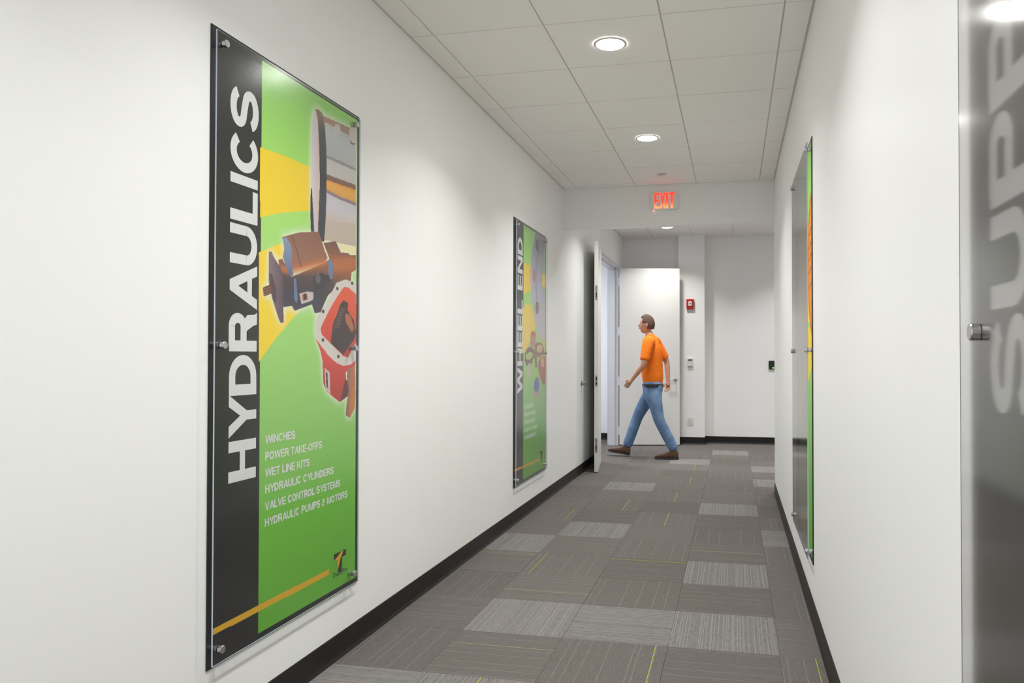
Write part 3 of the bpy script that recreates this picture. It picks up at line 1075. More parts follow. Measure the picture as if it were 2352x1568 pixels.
def _strip(pts, hw, n0):
    """ribbon of half width hw along a centre line"""
    V, F = [], []
    for i, (x, y) in enumerate(pts):
        a, b = pts[max(0, i - 1)], pts[min(len(pts) - 1, i + 1)]
        dx, dy = b[0] - a[0], b[1] - a[1]
        l = math.hypot(dx, dy)
        nx, ny = -dy / l * hw, dx / l * hw
        V += [(x + nx, y + ny), (x - nx, y - ny)]
        if i: F.append((n0 + 2 * i - 2, n0 + 2 * i - 1, n0 + 2 * i + 1, n0 + 2 * i))
    return V, F


def _arc(cx, cy, rx, ry, a0, a1, n=14):
    return [(cx + rx * math.cos(RAD(a0 + (a1 - a0) * i / n)), cy + ry * math.sin(RAD(a0 + (a1 - a0) * i / n))) for i in range(n + 1)]


def _glyph(ch):
    """(advance width, ribbons, filled polygons) of a bold extended capital, height 1"""
    t = 0.225
    h = t / 2
    B = lambda x0, y0, x1, y1: [(x0, y0), (x1, y0), (x1, y1), (x0, y1)]
    if ch == 'H': return 0.90, [], [B(0, 0, t * 1.08, 1), B(0.90 - t * 1.08, 0, 0.90, 1), B(t, 0.41, 0.90 - t, 0.60)]
    if ch == 'I': return 0.22, [], [B(0, 0, 0.22, 1)]
    if ch == 'L': return 0.74, [], [B(0, 0, t * 1.08, 1), B(t, 0, 0.74, 0.19)]
    if ch == 'E': return 0.80, [], [B(0, 0, t * 1.08, 1), B(t, 0, 0.80, 0.18), B(t, 0.82, 0.79, 1), B(t, 0.41, 0.75, 0.585)]
    if ch == 'N': return 0.90, [], [B(0, 0, t, 1), B(0.90 - t, 0, 0.90, 1), [(0, 1), (0.235, 1), (0.90, 0), (0.665, 0)]]
    if ch == 'W': return 1.36, [], [[(0, 1), (0.225, 1), (0.455, 0), (0.235, 0)], [(0.235, 0), (0.455, 0), (0.79, 1), (0.57, 1)],
                                    [(0.57, 1), (0.79, 1), (1.125, 0), (0.905, 0)], [(0.905, 0), (1.125, 0), (1.36, 1), (1.135, 1)]]
    if ch == 'Y': return 0.94, [], [[(0, 1), (0.255, 1), (0.575, 0.40), (0.365, 0.36)], [(0.94, 1), (0.685, 1), (0.365, 0.40), (0.575, 0.36)], B(0.365, 0, 0.575, 0.42)]
    if ch == 'A': return 1.00, [], [[(0, 0), (0.23, 0), (0.615, 1), (0.385, 1)], [(1.0, 0), (0.77, 0), (0.385, 1), (0.615, 1)], B(0.22, 0.20, 0.78, 0.37)]
    if ch == 'U': return 0.88, [[(h, 1), (h, 0.40)] + _arc(0.44, 0.40, 0.44 - h, 0.40 - h, 180, 360) + [(0.88 - h, 0.40), (0.88 - h, 1)]], []
    if ch == 'D': return 0.90, [[(0.1, h), (0.40, h)] + _arc(0.42, 0.5, 0.48 - h, 0.5 - h, -90, 90) + [(0.40, 1 - h), (0.1, 1 - h)]], [B(0, 0, t * 1.08, 1)]
    if ch in 'PR':
        r = [[(0.1, 1 - 0.09), (0.55, 1 - 0.09)] + _arc(0.56, 0.70, 0.18, 0.21, 90, -90, 10) + [(0.55, 0.49), (0.1, 0.49)]]
        if ch == 'P': return 0.84, r, [B(0, 0, t * 1.08, 1)]
        return 0.88, r, [B(0, 0, t * 1.08, 1), [(0.62, 0.46), (0.44, 0.42), (0.655, 0), (0.89, 0)], [(0.50, 0.45), (0.72, 0.47), (0.82, 0.36), (0.845, 0), (0.62, 0)]]
    if ch == 'C': return 0.92, [_arc(0.46, 0.5, 0.46 - h, 0.5 - h + 0.01, 38, 322, 28)], []
    if ch == 'S':
        p = _arc(0.43, 0.715, 0.33, 0.195, 12, 180, 12) + _arc(0.30, 0.70, 0.20, 0.16, 190, 250, 5) + [(0.43, 0.515)] + \
            _arc(0.58, 0.30, 0.20, 0.17, 70, 10, 5) + _arc(0.44, 0.285, 0.34, 0.195, 0, -172, 14)
        return 0.88, [p], []
    if ch == 'O': return 0.96, [_arc(0.48, 0.5, 0.48 - h, 0.5 - h, 0, 360, 30)], []
    if ch == 'T': return 0.82, [], [B(0, 0.81, 0.82, 1), B(0.30, 0, 0.52, 0.82)]
    if ch == 'F': return 0.76, [], [B(0, 0, t * 1.08, 1), B(t, 0.82, 0.76, 1), B(t, 0.40, 0.70, 0.58)]
    if ch == 'V': return 0.92, [], [[(0, 1), (0.24, 1), (0.56, 0), (0.36, 0)], [(0.92, 1), (0.68, 1), (0.36, 0), (0.56, 0)]]
    if ch == 'K': return 0.92, [], [B(0, 0, t * 1.08, 1), [(0.20, 0.32), (0.62, 1), (0.90, 1), (0.20, 0.22)], [(0.34, 0.52), (0.50, 0.66), (0.92, 0), (0.64, 0)]]
    if ch == 'M': return 1.06, [], [B(0, 0, 0.2, 1), B(0.86, 0, 1.06, 1), [(0, 1), (0.26, 1), (0.62, 0), (0.44, 0)], [(1.06, 1), (0.80, 1), (0.44, 0), (0.62, 0)]]
    if ch == '-': return 0.42, [], [B(0, 0.30, 0.42, 0.48)]
    if ch == '&': return 0.90, [_arc(0.40, 0.78, 0.15, 0.125, -60, 240, 14) + [(0.75, 0.04)], _arc(0.36, 0.27, 0.25, 0.18, 100, 350, 14) + [(0.74, 0.50)]], []
    return 0.5, [], []


def block_title(s):
    """one (vertices, faces) pair per word; x runs 0..1 over the whole title"""
    words, x = [], 0.0
    for word in s.split():
        V, F = [], []
        for ch in word:
            w, rib, pol = _glyph(ch)
            for r in rib:
                v, f = _strip(r, 0.110, len(V))
                V += [(a + x, b, 0.0) for a, b in v]
                F += f
            for n_, p in enumerate(pol):   # each stroke a hair above the one before, so that none coincide
                F.append(tuple(range(len(V), len(V) + len(p))))
                V += [(a + x, b, 0.0002 * (n_ + 1)) for a, b in p]
            x += w + (-0.02 if ch in 'YA' else 0.075)
        words.append((V, F))
        x += 0.42
    L = max(v[0] for v in words[-1][0])
    return [([(a / L, b, c) for a, b, c in V], F) for V, F in words]


BZ0, BZ1 = 0.290, 2.461


def sign(name, side, y_left, w, painter, du, dz, label, title=None, tz=None, rows=None, logo=False, matt=False, st_u=(0.034, 0.945)):
    """side: 'L' / 'R' wall; y_left: world y of the reader's left edge"""
    sg, x0 = (1, WL) if side == 'L' else (-1, WR)
    s = empty(name, (x0, y_left, 0), label=label, cat='wall sign', group='acrylic fronted wall signs')

    def P(u, z, d):                      # in the sign's own space
        return (sg * d, sg * u, z)

    def box(u0, u1, z0, z1, d0, d1, mb=None, mi=0):
        mb = mb or MB()
        a, c = P(u0, z0, d0), P(u1, z1, d1)
        return mb.box(a[0], c[0], a[1], c[1], a[2], c[2], mi)

    box(0, w, BZ0, BZ1, 0.0006, 0.0046).build('backing_board', M['black'], s, bevel=0.0006)
    # print
    iu0 = 0.028
    cv = Canvas(w, BZ0, BZ1, du, dz)
    painter(cv, w)
    i0 = int(round(iu0 / (cv.u[1] - cv.u[0])))
    i1 = cv.nu - 1
    j0, j1 = 4, cv.nz - 4
    U, Zz, C = cv.U[j0:j1, i0:i1], cv.Z[j0:j1, i0:i1], cv.C[j0:j1, i0:i1]
    nz, nu = U.shape
    co = np.zeros((nz * nu, 3), np.float32)
    co[:, 0] = sg * 0.0050
    co[:, 1] = sg * U.ravel()
    co[:, 2] = Zz.ravel()
    me = bpy.data.meshes.new('printed_graphic')
    me.vertices.add(nz * nu)
    me.vertices.foreach_set('co', co.ravel())
    a = (np.arange(nz - 1)[:, None] * nu + np.arange(nu - 1)[None]).ravel()
    q = np.stack([a, a + 1, a + 1 + nu, a + nu], -1) if True else None
    me.loops.add(q.size)
    me.loops.foreach_set('vertex_index', q.ravel().astype(np.int32))
    me.polygons.add(len(q))
    me.polygons.foreach_set('loop_start', np.arange(0, q.size, 4, dtype=np.int32))
    me.update(calc_edges=True)
    ca = me.color_attributes.new('print', 'FLOAT_COLOR', 'POINT')
    cc = np.ones((nz * nu, 4), np.float32)
    cc[:, :3] = np.clip(C.reshape(-1, 3), 0, 1)
    ca.data.foreach_set('color', cc.ravel())
    me.materials.append(M['art'])
    link(bpy.data.objects.new('printed_graphic', me), s)
    # lettering
    if title:
        for V, F in block_title(title):
            mb = MB()
            mb.v = [P(0.255 - b_ * 0.154, tz[0] + a_ * (tz[1] - tz[0]), 0.0054 + dd) for a_, b_, dd in V]
            mb.f = list(F)
            mb.mi = [0] * len(F)
            mb.build('title_word', M['letters'], s, fix=False)
    if rows:
        for txt, zb, wd in rows:
            mb = MB()
            for V, F in block_title(txt):
                n = len(mb.v)
                mb.v += [P(0.312 + a_ * wd, zb + b_ * 0.031, 0.0053 + dd) for a_, b_, dd in V]
                mb.f += [tuple(n + i for i in f) for f in F]
                mb.mi += [0] * len(F)
            mb.build('text_line', M['letters'], s, fix=False)
    if logo:
        mb = MB()
        mb.poly([P(a_ / 1000, b_ / 1000, 0.0055) for a_, b_ in ART1['logo']], 0)
        mb.poly([P(a_ / 1000, b_ / 1000, 0.0058) for a_, b_ in ART1['logoy']], 1)
        V, F, asp = text_polys('TruckPro', 0.01)
        n = len(mb.v)
        mb.v += [P(0.798 + a_ * 0.130 + b_ * 0.006, 0.369 + b_ * 0.021, 0.0055) for a_, b_ in V]
        mb.f += [tuple(n + i for i in f) for f in F]
        mb.mi += [0] * len(F)
        mb.build('logo_print', [M['logo_dark'], M['logo_yellow']], s, fix=False)
    # acrylic sheet held off the board
    ad0, ad1 = 0.0215, 0.0270
    az0, az1, au1 = 0.306, 2.440, w - 0.032
    sh = MB()
    for u0, u1, z0, z1, d, mi in ((0, au1, az0, az1, ad0, 2), (0, au1, az0, az1, ad1, 0)):
        sh.poly([P(u0, z0, d), P(u1, z0, d), P(u1, z1, d), P(u0, z1, d)], mi)
    for (ua, za), (ub, zb) in (((0, az0), (au1, az0)), ((au1, az0), (au1, az1)), ((au1, az1), (0, az1)), ((0, az1), (0, az0))):
        sh.poly([P(ua, za, ad0), P(ub, zb, ad0), P(ub, zb, ad1), P(ua, za, ad1)], 1)
    bm_o = sh.build('acrylic_sheet', [M['acrylic_matt'], M['acrylic_edge'], M['acrylic_matt']] if matt else [M['acrylic' if side == 'L' else 'acrylic_glossy'], M['acrylic_edge'], M['acrylic_back']], s, fix=False)
    bm = bmesh.new()
    bm.from_mesh(bm_o.data)
    bmesh.ops.remove_doubles(bm, verts=bm.verts, dist=1e-5)
    bmesh.ops.recalc_face_normals(bm, faces=bm.faces)
    bm.to_mesh(bm_o.data)
    bm.free()
    # six standoffs
    for u_ in st_u:
        for z_ in (0.354, 1.377, 2.402):
            st = MB().lathe(P(u_, z_, 0.0047), (sg, 0, 0), [(0, 0.0125), (ad0 - 0.0047, 0.0125)], 24).build('standoff', M['steel'], s, smooth=True)
            MB().lathe(P(u_, z_, ad1), (sg, 0, 0), [(0, 0.0125), (0.0005, 0.0131), (0.0125, 0.0131), (0.0140, 0.0118)], 24)\
                .build('standoff_cap', M['steel'], st, smooth=True)
    return s


M['logo_yellow'] = mat('amber_print', srgb(226, 172, 40), 0.6, bump=(60, 0.02, 0.0005))
ROWS = [('WINCHES', 1.012, 0.197), ('POWER TAKE-OFFS', 0.949, 0.399), ('WET LINE KITS', 0.887, 0.303),
        ('HYDRAULIC CYLINDERS', 0.826, 0.494), ('VALVE CONTROL SYSTEMS', 0.762, 0.550), ('HYDRAULIC PUMPS & MOTORS', 0.701, 0.617)]
sign('wall_sign', 'L', 2.213, 1.024, paint_hydraulics, 0.0026, 0.0026,
     'large green and charcoal sign reading HYDRAULICS on the left wall', 'HYDRAULICS', (0.897, 2.300), ROWS, True)
sign('wall_sign.001', 'L', 5.780, 1.050, paint_wheel, 0.006, 0.005,
     'green sign reading WHEEL END farther along the left wall', 'WHEEL END', (1.040, 2.320))
sign('wall_sign.002', 'R', 5.010, 1.030, paint_orange, 0.008, 0.005,
     'sign on the right wall seen almost edge on with an orange picture', st_u=(0.085, 1.0))
sign('wall_sign.003', 'R', 1.352, 1.030, paint_plain, 0.008, 0.006,
     'charcoal sign with big pale letters cut off by the right edge of the photo', 'SUPPLIES', (1.258, 2.310), matt=True, st_u=(0.100, 0.95))

# ================================================================== exit sign
ex = empty('exit_sign', (-0.677, HEAD_Y0, 0), label='lit red EXIT sign on the header under the ceiling', cat='sign')


def rrect(cx, cz, w, h, r, y, seg=6):
    pts = []
    for sx, sz, a0 in ((1, 1, 0), (-1, 1, 90), (-1, -1, 180), (1, -1, 270)):
        for k in range(seg + 1):
            a = RAD(a0 + 90 * k / seg)
            pts.append((cx + sx * (w / 2 - r) + r * math.cos(a), y, cz + sz * (h / 2 - r) + r * math.sin(a)))
    return pts


MB().prism(rrect(0, 2.9025, 0.288, 0.174, 0.035, -0.001), (0, -0.032, 0)).build('housing', M['exit_housing'], ex, bevel=0.002)
face = MB()
z0, z1 = 2.829, 2.984
zm = (z0 + z1) / 2
yy = -0.0345
T = 0.018


def lt(pts): face.prism([(x - 0.002, yy, z) for x, z in pts], (0, -0.0012, 0))


def bar(x0, x1, a, c): lt([(x0, a), (x1, a), (x1, c), (x0, c)])


bar(-0.098, -0.080, z0, z1); bar(-0.080, -0.052, z1 - T, z1); bar(-0.080, -0.056, zm - 0.008, zm + 0.009); bar(-0.080, -0.050, z0, z0 + T)
lt([(-0.044, z0), (-0.026, z0), (-0.016, zm - 0.022), (-0.006, z0), (0.012, z0), (-0.006, zm), (0.010, z1), (-0.008, z1), (-0.016, zm + 0.022), (-0.024, z1), (-0.042, z1), (-0.026, zm)])
bar(0.020, 0.038, z0, z1)
bar(0.066, 0.084, z0, z1 - T); bar(0.046, 0.104, z1 - T, z1)
face.build('exit_lettering', M['exit'], ex)
MB().lathe((-0.109, -0.02, 2.8155), (0, 0, -1), [(0, 0.005), (0.004, 0.005), (0.006, 0.003)], 12).build('status_light', M['led_red'], ex)

# round cover plate on the ceiling in front of the exit sign
sp = empty('ceiling_cover', (-0.666, 7.145, CEIL), label='small round cover plate on the ceiling before the exit sign', cat='sprinkler cover')
MB().lathe((0, 0, -0.002), (0, 0, -1), [(0, 0.042), (0.004, 0.044), (0.006, 0.040)], 30).build('cover_plate', M['tee'], sp, smooth=True)
MB().lathe((0, 0, 0), (0, 0, -1), [(0, 0.034), (0.002, 0.034)], 30).build('cover_rim', M['grey_plastic'], sp)

# ================================================================== devices on the pillar
PY = 11.73
fa = empty('fire_strobe', (-0.6565, PY, 2.155), label='red fire alarm strobe high on the pillar', cat='fire alarm')
MB().box(-0.057, 0.057, -0.045, -0.0005, -0.077, 0.077).build('alarm_body', M['red'], fa, bevel=0.006)
ln = MB().box(-0.026, 0.026, -0.062, -0.045, -0.030, 0.038).build('strobe_lens', M['white_plastic'], fa, bevel=0.008)
MB().lathe((0, -0.062, 0.004), (0, -1, 0), [(0, 0.012), (0.004, 0.009)], 16).build('strobe_tube', M['grey_plastic'], ln)
g = MB()
for k in range(5):
    for sx in (-1, 1):
        g.box(sx * 0.036 - 0.006, sx * 0.036 + 0.006, -0.0465, -0.045, -0.05 + k * 0.022, -0.042 + k * 0.022)
tag(g.build('sounder_slots', M['logo_dark'], fa), kind='stuff')
MB().box(-0.036, 0.036, -0.02, -0.0005, -0.097, -0.078).build('conduit_collar', M['white_plastic'], fa, bevel=0.002)

th = empty('thermostat', (-0.6575, PY, 1.2575), label='small white thermostat with a dark display on the pillar', cat='thermostat')
MB().box(-0.043, 0.043, -0.026, -0.0005, -0.064, 0.066).build('thermostat_body', M['white_plastic'], th, bevel=0.005)
MB().box(-0.033, 0.033, -0.0272, -0.026, 0.022, 0.050).build('display', M['grey_plastic'], th)
MB().box(-0.034, 0.034, -0.0268, -0.026, -0.058, -0.054).build('button_strip', M['grey_plastic'], th)

ou = empty('wall_outlet', (-0.6575, PY, 0.348), label='white power outlet low on the pillar', cat='outlet')
MB().box(-0.043, 0.043, -0.006, -0.0005, -0.06, 0.06).build('cover_plate', M['white_plastic'], ou, bevel=0.002)
for dz in (-0.022, 0.022):
    so = MB().lathe((0, -0.006, dz), (0, -1, 0), [(0, 0.0165), (0.002, 0.016)], 20).build('socket', M['white_plastic'], ou)
    sl = MB()
    sl.box(-0.0075, -0.0055, -0.0083, -0.0079, dz - 0.002, dz + 0.007)
    sl.box(0.0055, 0.0075, -0.0083, -0.0079, dz - 0.002, dz + 0.007)
    sl.lathe((0, -0.0079, dz - 0.008), (0, -1, 0), [(0, 0.0025), (0.0004, 0.0025)], 10)
    sl.build('socket_slots', M['logo_dark'], so)

cr = empty('card_reader', (0.570, FAR_Y, 1.219), label='black card reader with a green light on the far wall', cat='card reader')
MB().box(-0.046, 0.046, -0.024, -0.0005, -0.067, 0.067).build('reader_body', M['black_plastic'], cr, bevel=0.006)
MB().lathe((0.018, -0.024, -0.044), (0, -1, 0), [(0, 0.011), (0.003, 0.010)], 16).build('status_light', M['led_green'], cr)

ds = empty('wall_bumper', (WL, 8.52, 1.036), label='round steel door bumper on the left wall by the folded back door', cat='door stop')
MB().lathe((0.0005, 0, 0), (1, 0, 0), [(0, 0.032), (0.006, 0.032), (0.010, 0.020), (0.032, 0.017), (0.040, 0.024)], 24).build('bumper_body', M['steel_dark'], ds, smooth=True)
MB().lathe((0.040, 0, 0), (1, 0, 0), [(0, 0.021), (0.010, 0.020), (0.014, 0.014)], 24).build('bumper_pad', M['rubber'], ds, smooth=True)


# ================================================================== the walking person
def skin_mesh(name, chains, mt, parent, sub=2, smooth=True):
    """chains: lists of (x, y, z, rx[, ry]); first vertex of the first chain is the root.
    A chain whose first point equals an existing vertex branches from it."""
    vs, es, rad, idx, roots = [], [], [], {}, []
    for ch in chains:
        prev = None
        for k, p in enumerate(ch):
            key = tuple(round(c, 4) for c in p[:3])
            if k == 0 and key in idx:
                prev = idx[key]
                continue
            vs.append(p[:3])
            rad.append((p[3], p[4] if len(p) > 4 else p[3]))
            n = len(vs) - 1
            idx.setdefault(key, n)
            if prev is None: roots.append(n)
            else: es.append((prev, n))
            prev = n
    me = bpy.data.meshes.new(name)
    me.from_pydata(vs, es, [])
    o = bpy.data.objects.new(name, me)
    COL.objects.link(o)
    md = o.modifiers.new('skin', 'SKIN')
    for i, r in enumerate(rad):
        sv = me.skin_vertices[0].data[i]
        sv.radius = r
        sv.use_root = i in roots
    md.use_smooth_shade = True
    md.branch_smoothing = 0.6
    ms = o.modifiers.new('sub', 'SUBSURF')
    ms.levels = ms.render_levels = sub
    dg = bpy.context.evaluated_depsgraph_get()
    dg.update()
    m2 = bpy.data.meshes.new_from_object(o.evaluated_get(dg))
    bpy.data.objects.remove(o)
    m2.name = name
    m2.materials.clear()
    m2.materials.append(mt)
    if smooth: m2.shade_smooth()
    o = bpy.data.objects.new(name, m2)
    link(o, parent)
    return o


# local space: faces -X, Y across (left hand side is -Y), origin on the floor under the hips
per = empty('person', (-1.055, 10.03, 0), label='person in an orange shirt and blue jeans striding left past the open door', cat='person')
hipL, hipR = (0.0, -0.095, 0.94), (0.0, 0.095, 0.94)
kneeL, ankL = (0.09, -0.115, 0.515), (0.285, -0.085, 0.135)     # planted trailing leg
kneeR, ankR = (-0.215, 0.110, 0.545), (-0.355, 0.100, 0.145)    # leg swinging forward
shL, shR = (-0.035, -0.205, 1.545), (0.005, 0.205, 1.545)
elL, wrL = (-0.085, -0.275, 1.250), (-0.245, -0.235, 1.050)     # near arm forward
elR, wrR = (0.165, 0.255, 1.275), (0.185, 0.215, 1.015)         # far arm swung back


def lerp(a, b, t, r): return tuple(a[i] + (b[i] - a[i]) * t for i in range(3)) + (r,)


def hand(wr, d, palm_n, across, s=1.0):
    """finger chains; d: pointing direction, across: towards the thumb side"""
    d, n, a = Vector(d).normalized(), Vector(palm_n).normalized(), Vector(across).normalized()
    w = Vector(wr)
    out = []
    palm = [tuple(w) + (0.027,), tuple(w + d * 0.035) + (0.030,), tuple(w + d * 0.075) + (0.034,)]
    out.append(palm)
    for k, (off, L) in enumerate(((0.027, 0.072), (0.009, 0.080), (-0.009, 0.074), (-0.026, 0.060))):
        b0 = w + d * 0.055 + a * off * 0.8
        b1 = w + d * 0.092 + a * off
        b2 = b1 + (d * 0.85 + n * 0.45).normalized() * L * 0.45
        b3 = b2 + (d * 0.45 + n * 0.9).normalized() * L * 0.32
        b4 = b3 + (d * 0.1 + n * 1.0).normalized() * L * 0.25
        out.append([tuple(b0) + (0.0095,), tuple(b1) + (0.0098,), tuple(b2) + (0.0088,), tuple(b3) + (0.0080,), tuple(b4) + (0.0068,)])
    t0 = w + d * 0.022 + a * 0.012
    t1 = t0 + (a * 0.8 + d * 0.6 + n * 0.2).normalized() * 0.035
    t2 = t1 + (a * 0.35 + d * 0.9 + n * 0.4).normalized() * 0.032
    t3 = t2 + (d * 0.9 + n * 0.6).normalized() * 0.024
    out.append([tuple(t0) + (0.012,), tuple(t1) + (0.0115,), tuple(t2) + (0.0102,), tuple(t3) + (0.0082,)])
    return out


pel = (0.0, 0.0, 0.97)
neck = (-0.045, 0.0, 1.635)
body = [
    [pel + (0.10, 0.12), (-0.005, 0, 1.10, 0.10, 0.125), (-0.015, 0, 1.28, 0.10, 0.13), (-0.02, 0, 1.45, 0.095, 0.12), (-0.03, 0, 1.555, 0.06, 0.07), neck + (0.058, 0.056), (-0.062, 0, 1.690, 0.056, 0.055)],
    [(-0.02, 0, 1.45, 0.1), shL + (0.055,), lerp(shL, elL, 0.5, 0.050), elL + (0.041,), lerp(elL, wrL, 0.4, 0.040), wrL + (0.027,)],
    [(-0.02, 0, 1.45, 0.1), shR + (0.055,), lerp(shR, elR, 0.5, 0.050), elR + (0.041,), lerp(elR, wrR, 0.4, 0.040), wrR + (0.027,)],
    [pel + (0.10,), hipL + (0.062,), lerp(hipL, kneeL, 0.5, 0.066), kneeL + (0.058,), lerp(kneeL, ankL, 0.35, 0.056), ankL + (0.038,), (0.275, -0.085, 0.06, 0.038)],
    [pel + (0.10,), hipR + (0.062,), lerp(hipR, kneeR, 0.5, 0.066), kneeR + (0.058,), lerp(kneeR, ankR, 0.35, 0.056), ankR + (0.038,), (-0.375, 0.100, 0.075, 0.038)],
]
body += hand(wrL, (-0.62, 0.1, -0.75), (-0.15, 0.75, -0.2), (-0.8, 0.0, 0.55))
body += hand(wrR, (0.0, -0.12, -1.0), (-0.35, -0.8, 0.0), (-0.95, 0.1, 0.0))
skin_mesh('body', body, M['skin'], per, 2)

# head: deformed sphere with a modelled profile
hc = Vector((-0.085, 0.0, 1.775))


def head_mesh():
    bm = bmesh.new()
    bmesh.ops.create_uvsphere(bm, u_segments=40, v_segments=28, radius=1.0)
    G = lambda x, z, y, cx, cz, cy, r: math.exp(-((x - cx) ** 2 + (z - cz) ** 2 + (y - cy) ** 2) / (r * r))
    for v in bm.verts:
        x, y, z = v.co
        X, Y, Z = x * 0.098, y * 0.076, z * 0.122
        if z < 0:                                   # jaw narrows, chin forward
            Y *= 1 - 0.30 * (-z) ** 1.3
            X = X * (1 - 0.12 * (-z)) - 0.018 * (-z) ** 1.5
        if x > 0: X *= 1.05                         # back of the skull
        if x < -0.3:                                # flatter face
            X = X * 0.96
            X -= 0.026 * G(Y, Z, 0, 0, -0.018, 0, 0.014)          # nose tip
            X -= 0.012 * G(Y, Z, 0, 0, 0.004, 0, 0.012)           # bridge
            X += 0.010 * (G(Y, Z, 0, 0.031, 0.012, 0, 0.015) + G(Y, Z, 0, -0.031, 0.012, 0, 0.015))   # sockets
            X -= 0.005 * (G(Y, Z, 0, 0.03, 0.034, 0, 0.016) + G(Y, Z, 0, -0.03, 0.034, 0, 0.016))     # brows
            X -= 0.006 * G(Y, Z, 0, 0, -0.052, 0, 0.018)          # lips
            X -= 0.010 * G(Y, Z, 0, 0, -0.098, 0, 0.022)          # chin
        v.co = hc + Vector((X, Y, Z))
    for s in (-1, 1):                               # ears
        bmesh.ops.create_uvsphere(bm, u_segments=12, v_segments=8, radius=1.0,
                                  matrix=Matrix.Translation(hc + Vector((0.012, s * 0.076, -0.006))) @ Matrix.Diagonal((0.018, 0.009, 0.032, 1)))
    me = bpy.data.meshes.new('head')
    bm.to_mesh(me)
    bm.free()
    me.materials.append(M['skin'])
    me.shade_smooth()
    return link(bpy.data.objects.new('head', me), per)


head = head_mesh()
for s in (-1, 1):
    e = MB().lathe(hc + Vector((-0.0770, s * 0.031, 0.012)), (-1, 0, 0), [(0, 0.004), (0.003, 0.0105), (0.008, 0.0105), (0.0125, 0.006), (0.0135, 0.001)], 16).build('eye', M['eye'], head, smooth=True)
    MB().lathe(hc + Vector((-0.0885, s * 0.031, 0.012)), (-1, 0, 0), [(0, 0.005), (0.003, 0.0042)], 12).build('iris', M['iris'], head)
lp_ = bmesh.new()
bmesh.ops.create_uvsphere(lp_, u_segments=16, v_segments=8, radius=1.0, matrix=Matrix.Translation(hc + Vector((-0.0975, 0, -0.052))) @ Matrix.Diagonal((0.007, 0.022, 0.0065, 1)))
me = bpy.data.meshes.new('mouth')
lp_.to_mesh(me)
lp_.free()
me.materials.append(M['lips'])
me.shade_smooth()
link(bpy.data.objects.new('mouth', me), head)
# short hair: cap over skull and nape
bm = bmesh.new()
bmesh.ops.create_uvsphere(bm, u_segments=36, v_segments=24, radius=1.0)
kill = [v for v in bm.verts if (v.co.x < -0.55 and v.co.z < 0.62) or (v.co.x < 0.1 and v.co.z < 0.12) or v.co.z < -0.55]
bmesh.ops.delete(bm, geom=kill, context='VERTS')
rr = random.Random(2)
for v in bm.verts:
    k = 1 + rr.uniform(-0.015, 0.02)
    x, y, z = v.co
    v.co = hc + Vector((x * 0.108 * k * (1.04 if x > 0 else 0.98), y * 0.084 * k * (1 - 0.15 * max(0, -z)), z * 0.133 * k + 0.002))
me = bpy.data.meshes.new('hair')
bm.to_mesh(me)
bm.free()
me.materials.append(M['hair'])
me.shade_smooth()
hr = link(bpy.data.objects.new('hair', me), per)
sm = hr.modifiers.new('thick', 'SOLIDIFY')
sm.thickness = 0.012
sm.offset = -1

# clothes
shirt = [
    [(0.0, 0, 0.93, 0.128, 0.150), (0.0, 0, 0.97, 0.134, 0.156), (0.0, 0, 1.04, 0.156, 0.176), (-0.01, 0, 1.16, 0.156, 0.176), (-0.015, 0, 1.30, 0.158, 0.184), (-0.02, 0, 1.45, 0.154, 0.188), (-0.03, 0, 1.560, 0.108, 0.138), (-0.042, 0, 1.625, 0.070, 0.074), (-0.046, 0, 1.642, 0.070, 0.072)],
    [(-0.03, -0.09, 1.53, 0.085), (-0.034, -0.15, 1.545, 0.090), shL + (0.088,), lerp(shL, elL, 0.35, 0.080), lerp(shL, elL, 0.80, 0.070), lerp(shL, elL, 0.86, 0.070)],
    [(0.0, 0.09, 1.53, 0.085), (0.002, 0.15, 1.545, 0.090), shR + (0.088,), lerp(shR, elR, 0.35, 0.080), lerp(shR, elR, 0.80, 0.070), lerp(shR, elR, 0.86, 0.070)],
]
skin_mesh('shirt', shirt, M['shirt'], per, 2)
jeans = [
    [(0.0, -0.050, 1.04, 0.130, 0.110), (0.0, -0.060, 0.96, 0.142, 0.118), (0.002, -0.075, 0.88, 0.142, 0.116), (0.016, -0.095, 0.80, 0.122), lerp(hipL, kneeL, 0.5, 0.100), kneeL + (0.078,), lerp(kneeL, ankL, 0.45, 0.076), lerp(kneeL, ankL, 0.9, 0.071), lerp(kneeL, ankL, 1.06, 0.072)],
    [(0.0, 0.050, 1.04, 0.130, 0.110), (0.0, 0.060, 0.96, 0.142, 0.118), (-0.004, 0.075, 0.88, 0.142, 0.116), (-0.045, 0.097, 0.80, 0.122), lerp(hipR, kneeR, 0.5, 0.100), kneeR + (0.078,), lerp(kneeR, ankR, 0.45, 0.076), lerp(kneeR, ankR, 0.9, 0.071), lerp(kneeR, ankR, 1.06, 0.072)],
]
skin_mesh('jeans', jeans, M['denim'], per, 2)
mb = MB()
NB = 40
for r_ in ((0.130, 0.160, 0.946), (0.141, 0.188, 0.946), (0.140, 0.186, 0.984), (0.130, 0.158, 0.984)):
    for k in range(NB):
        a_ = 2 * math.pi * k / NB
        mb.v.append((r_[0] * math.cos(a_), r_[1] * math.sin(a_), r_[2]))
for q in range(4):
    for k in range(NB):
        k2, q2 = (k + 1) % NB, (q + 1) % 4
        mb.f.append((q * NB + k, q * NB + k2, q2 * NB + k2, q2 * NB + k))
        mb.mi.append(0)
mb.build('belt', M['belt'], per, smooth=True)


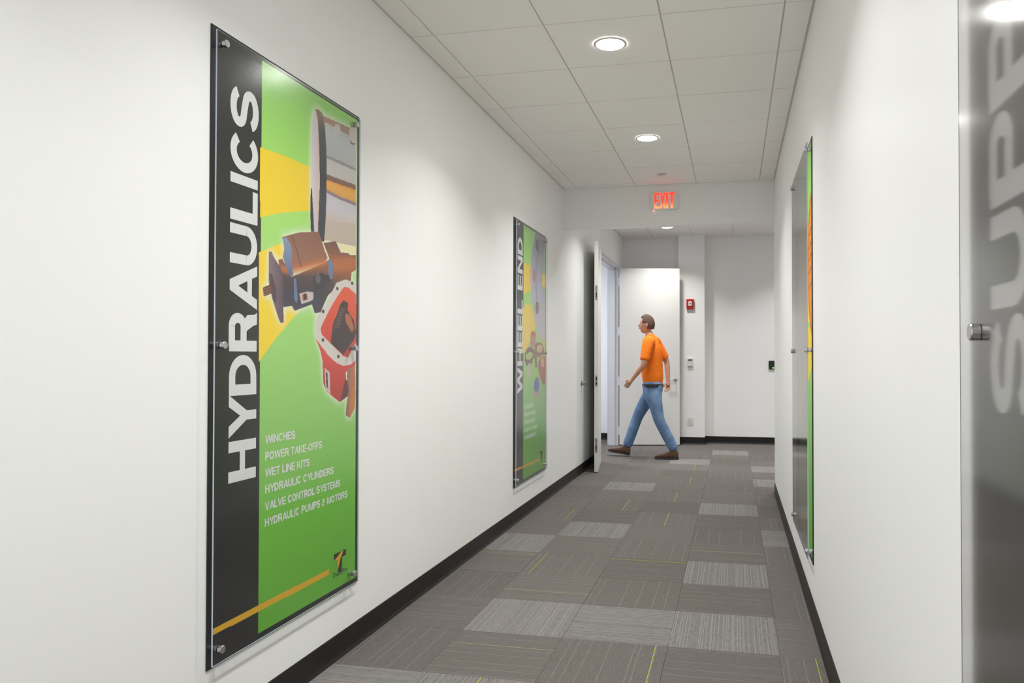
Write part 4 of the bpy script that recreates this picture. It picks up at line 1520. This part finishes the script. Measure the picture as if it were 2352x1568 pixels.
def boot(name, heel, toe, yb, lift=0.0, tilt=0.0):
    """toe points to -X; outline lofted from heel to toe; tilt: toe raised by this angle about the heel"""
    L = heel - toe
    secs = [(0.00, 0.026, 0.020, 0.085), (0.04, 0.036, 0.0, 0.118), (0.20, 0.040, 0.0, 0.135), (0.34, 0.040, 0.0, 0.130), (0.46, 0.041, 0.0, 0.098),
            (0.62, 0.047, 0.0, 0.078), (0.80, 0.050, 0.0, 0.066), (0.92, 0.040, 0.003, 0.052), (1.0, 0.016, 0.010, 0.034)]
    R = Matrix.Rotation(tilt, 3, 'Y')

    def place(p):
        q = Vector((p[0] - heel, p[1], p[2]))
        q = R @ q
        return (q.x + heel, q.y, q.z + lift)

    def loft(z_of, nseg, name_, mt, grow, parent):
        mb = MB()
        rings = []
        for t, hw, zl, zh in secs:
            lo, hi = z_of(t, zl, zh)
            ring = []
            for k in range(nseg):
                a = 2 * math.pi * k / nseg
                ca, sa = math.cos(a), math.sin(a)
                e = lambda v: math.copysign(abs(v) ** 0.65, v)
                ring.append(place((heel - t * L * (1 + grow * 0.3) + grow * 0.05, yb + e(ca) * hw * (1 + grow), (lo + hi) / 2 + e(sa) * (hi - lo) / 2)))
            rings.append(ring)
        n0 = len(mb.v)
        for r_ in rings: mb.v += r_
        for i in range(len(rings) - 1):
            for k in range(nseg):
                k2 = (k + 1) % nseg
                mb.f.append((n0 + i * nseg + k, n0 + i * nseg + k2, n0 + (i + 1) * nseg + k2, n0 + (i + 1) * nseg + k))
                mb.mi.append(0)
        mb.f.append(tuple(n0 + k for k in range(nseg)))
        mb.f.append(tuple(n0 + (len(rings) - 1) * nseg + k for k in reversed(range(nseg))))
        mb.mi += [0, 0]
        return mb.build(name_, mt, parent, smooth=True)
    up_ = loft(lambda t, a, c: (a + 0.018, c), 18, name, M['boot'], 0.0, per)
    loft(lambda t, a, c: (a * 0.6, a * 0.6 + 0.024), 14, 'sole', M['sole'], 0.08, up_)


boot('boot', 0.345, 0.035, -0.085, 0.001, 0.0)
boot('boot', -0.325, -0.620, 0.100, 0.012, RAD(9))
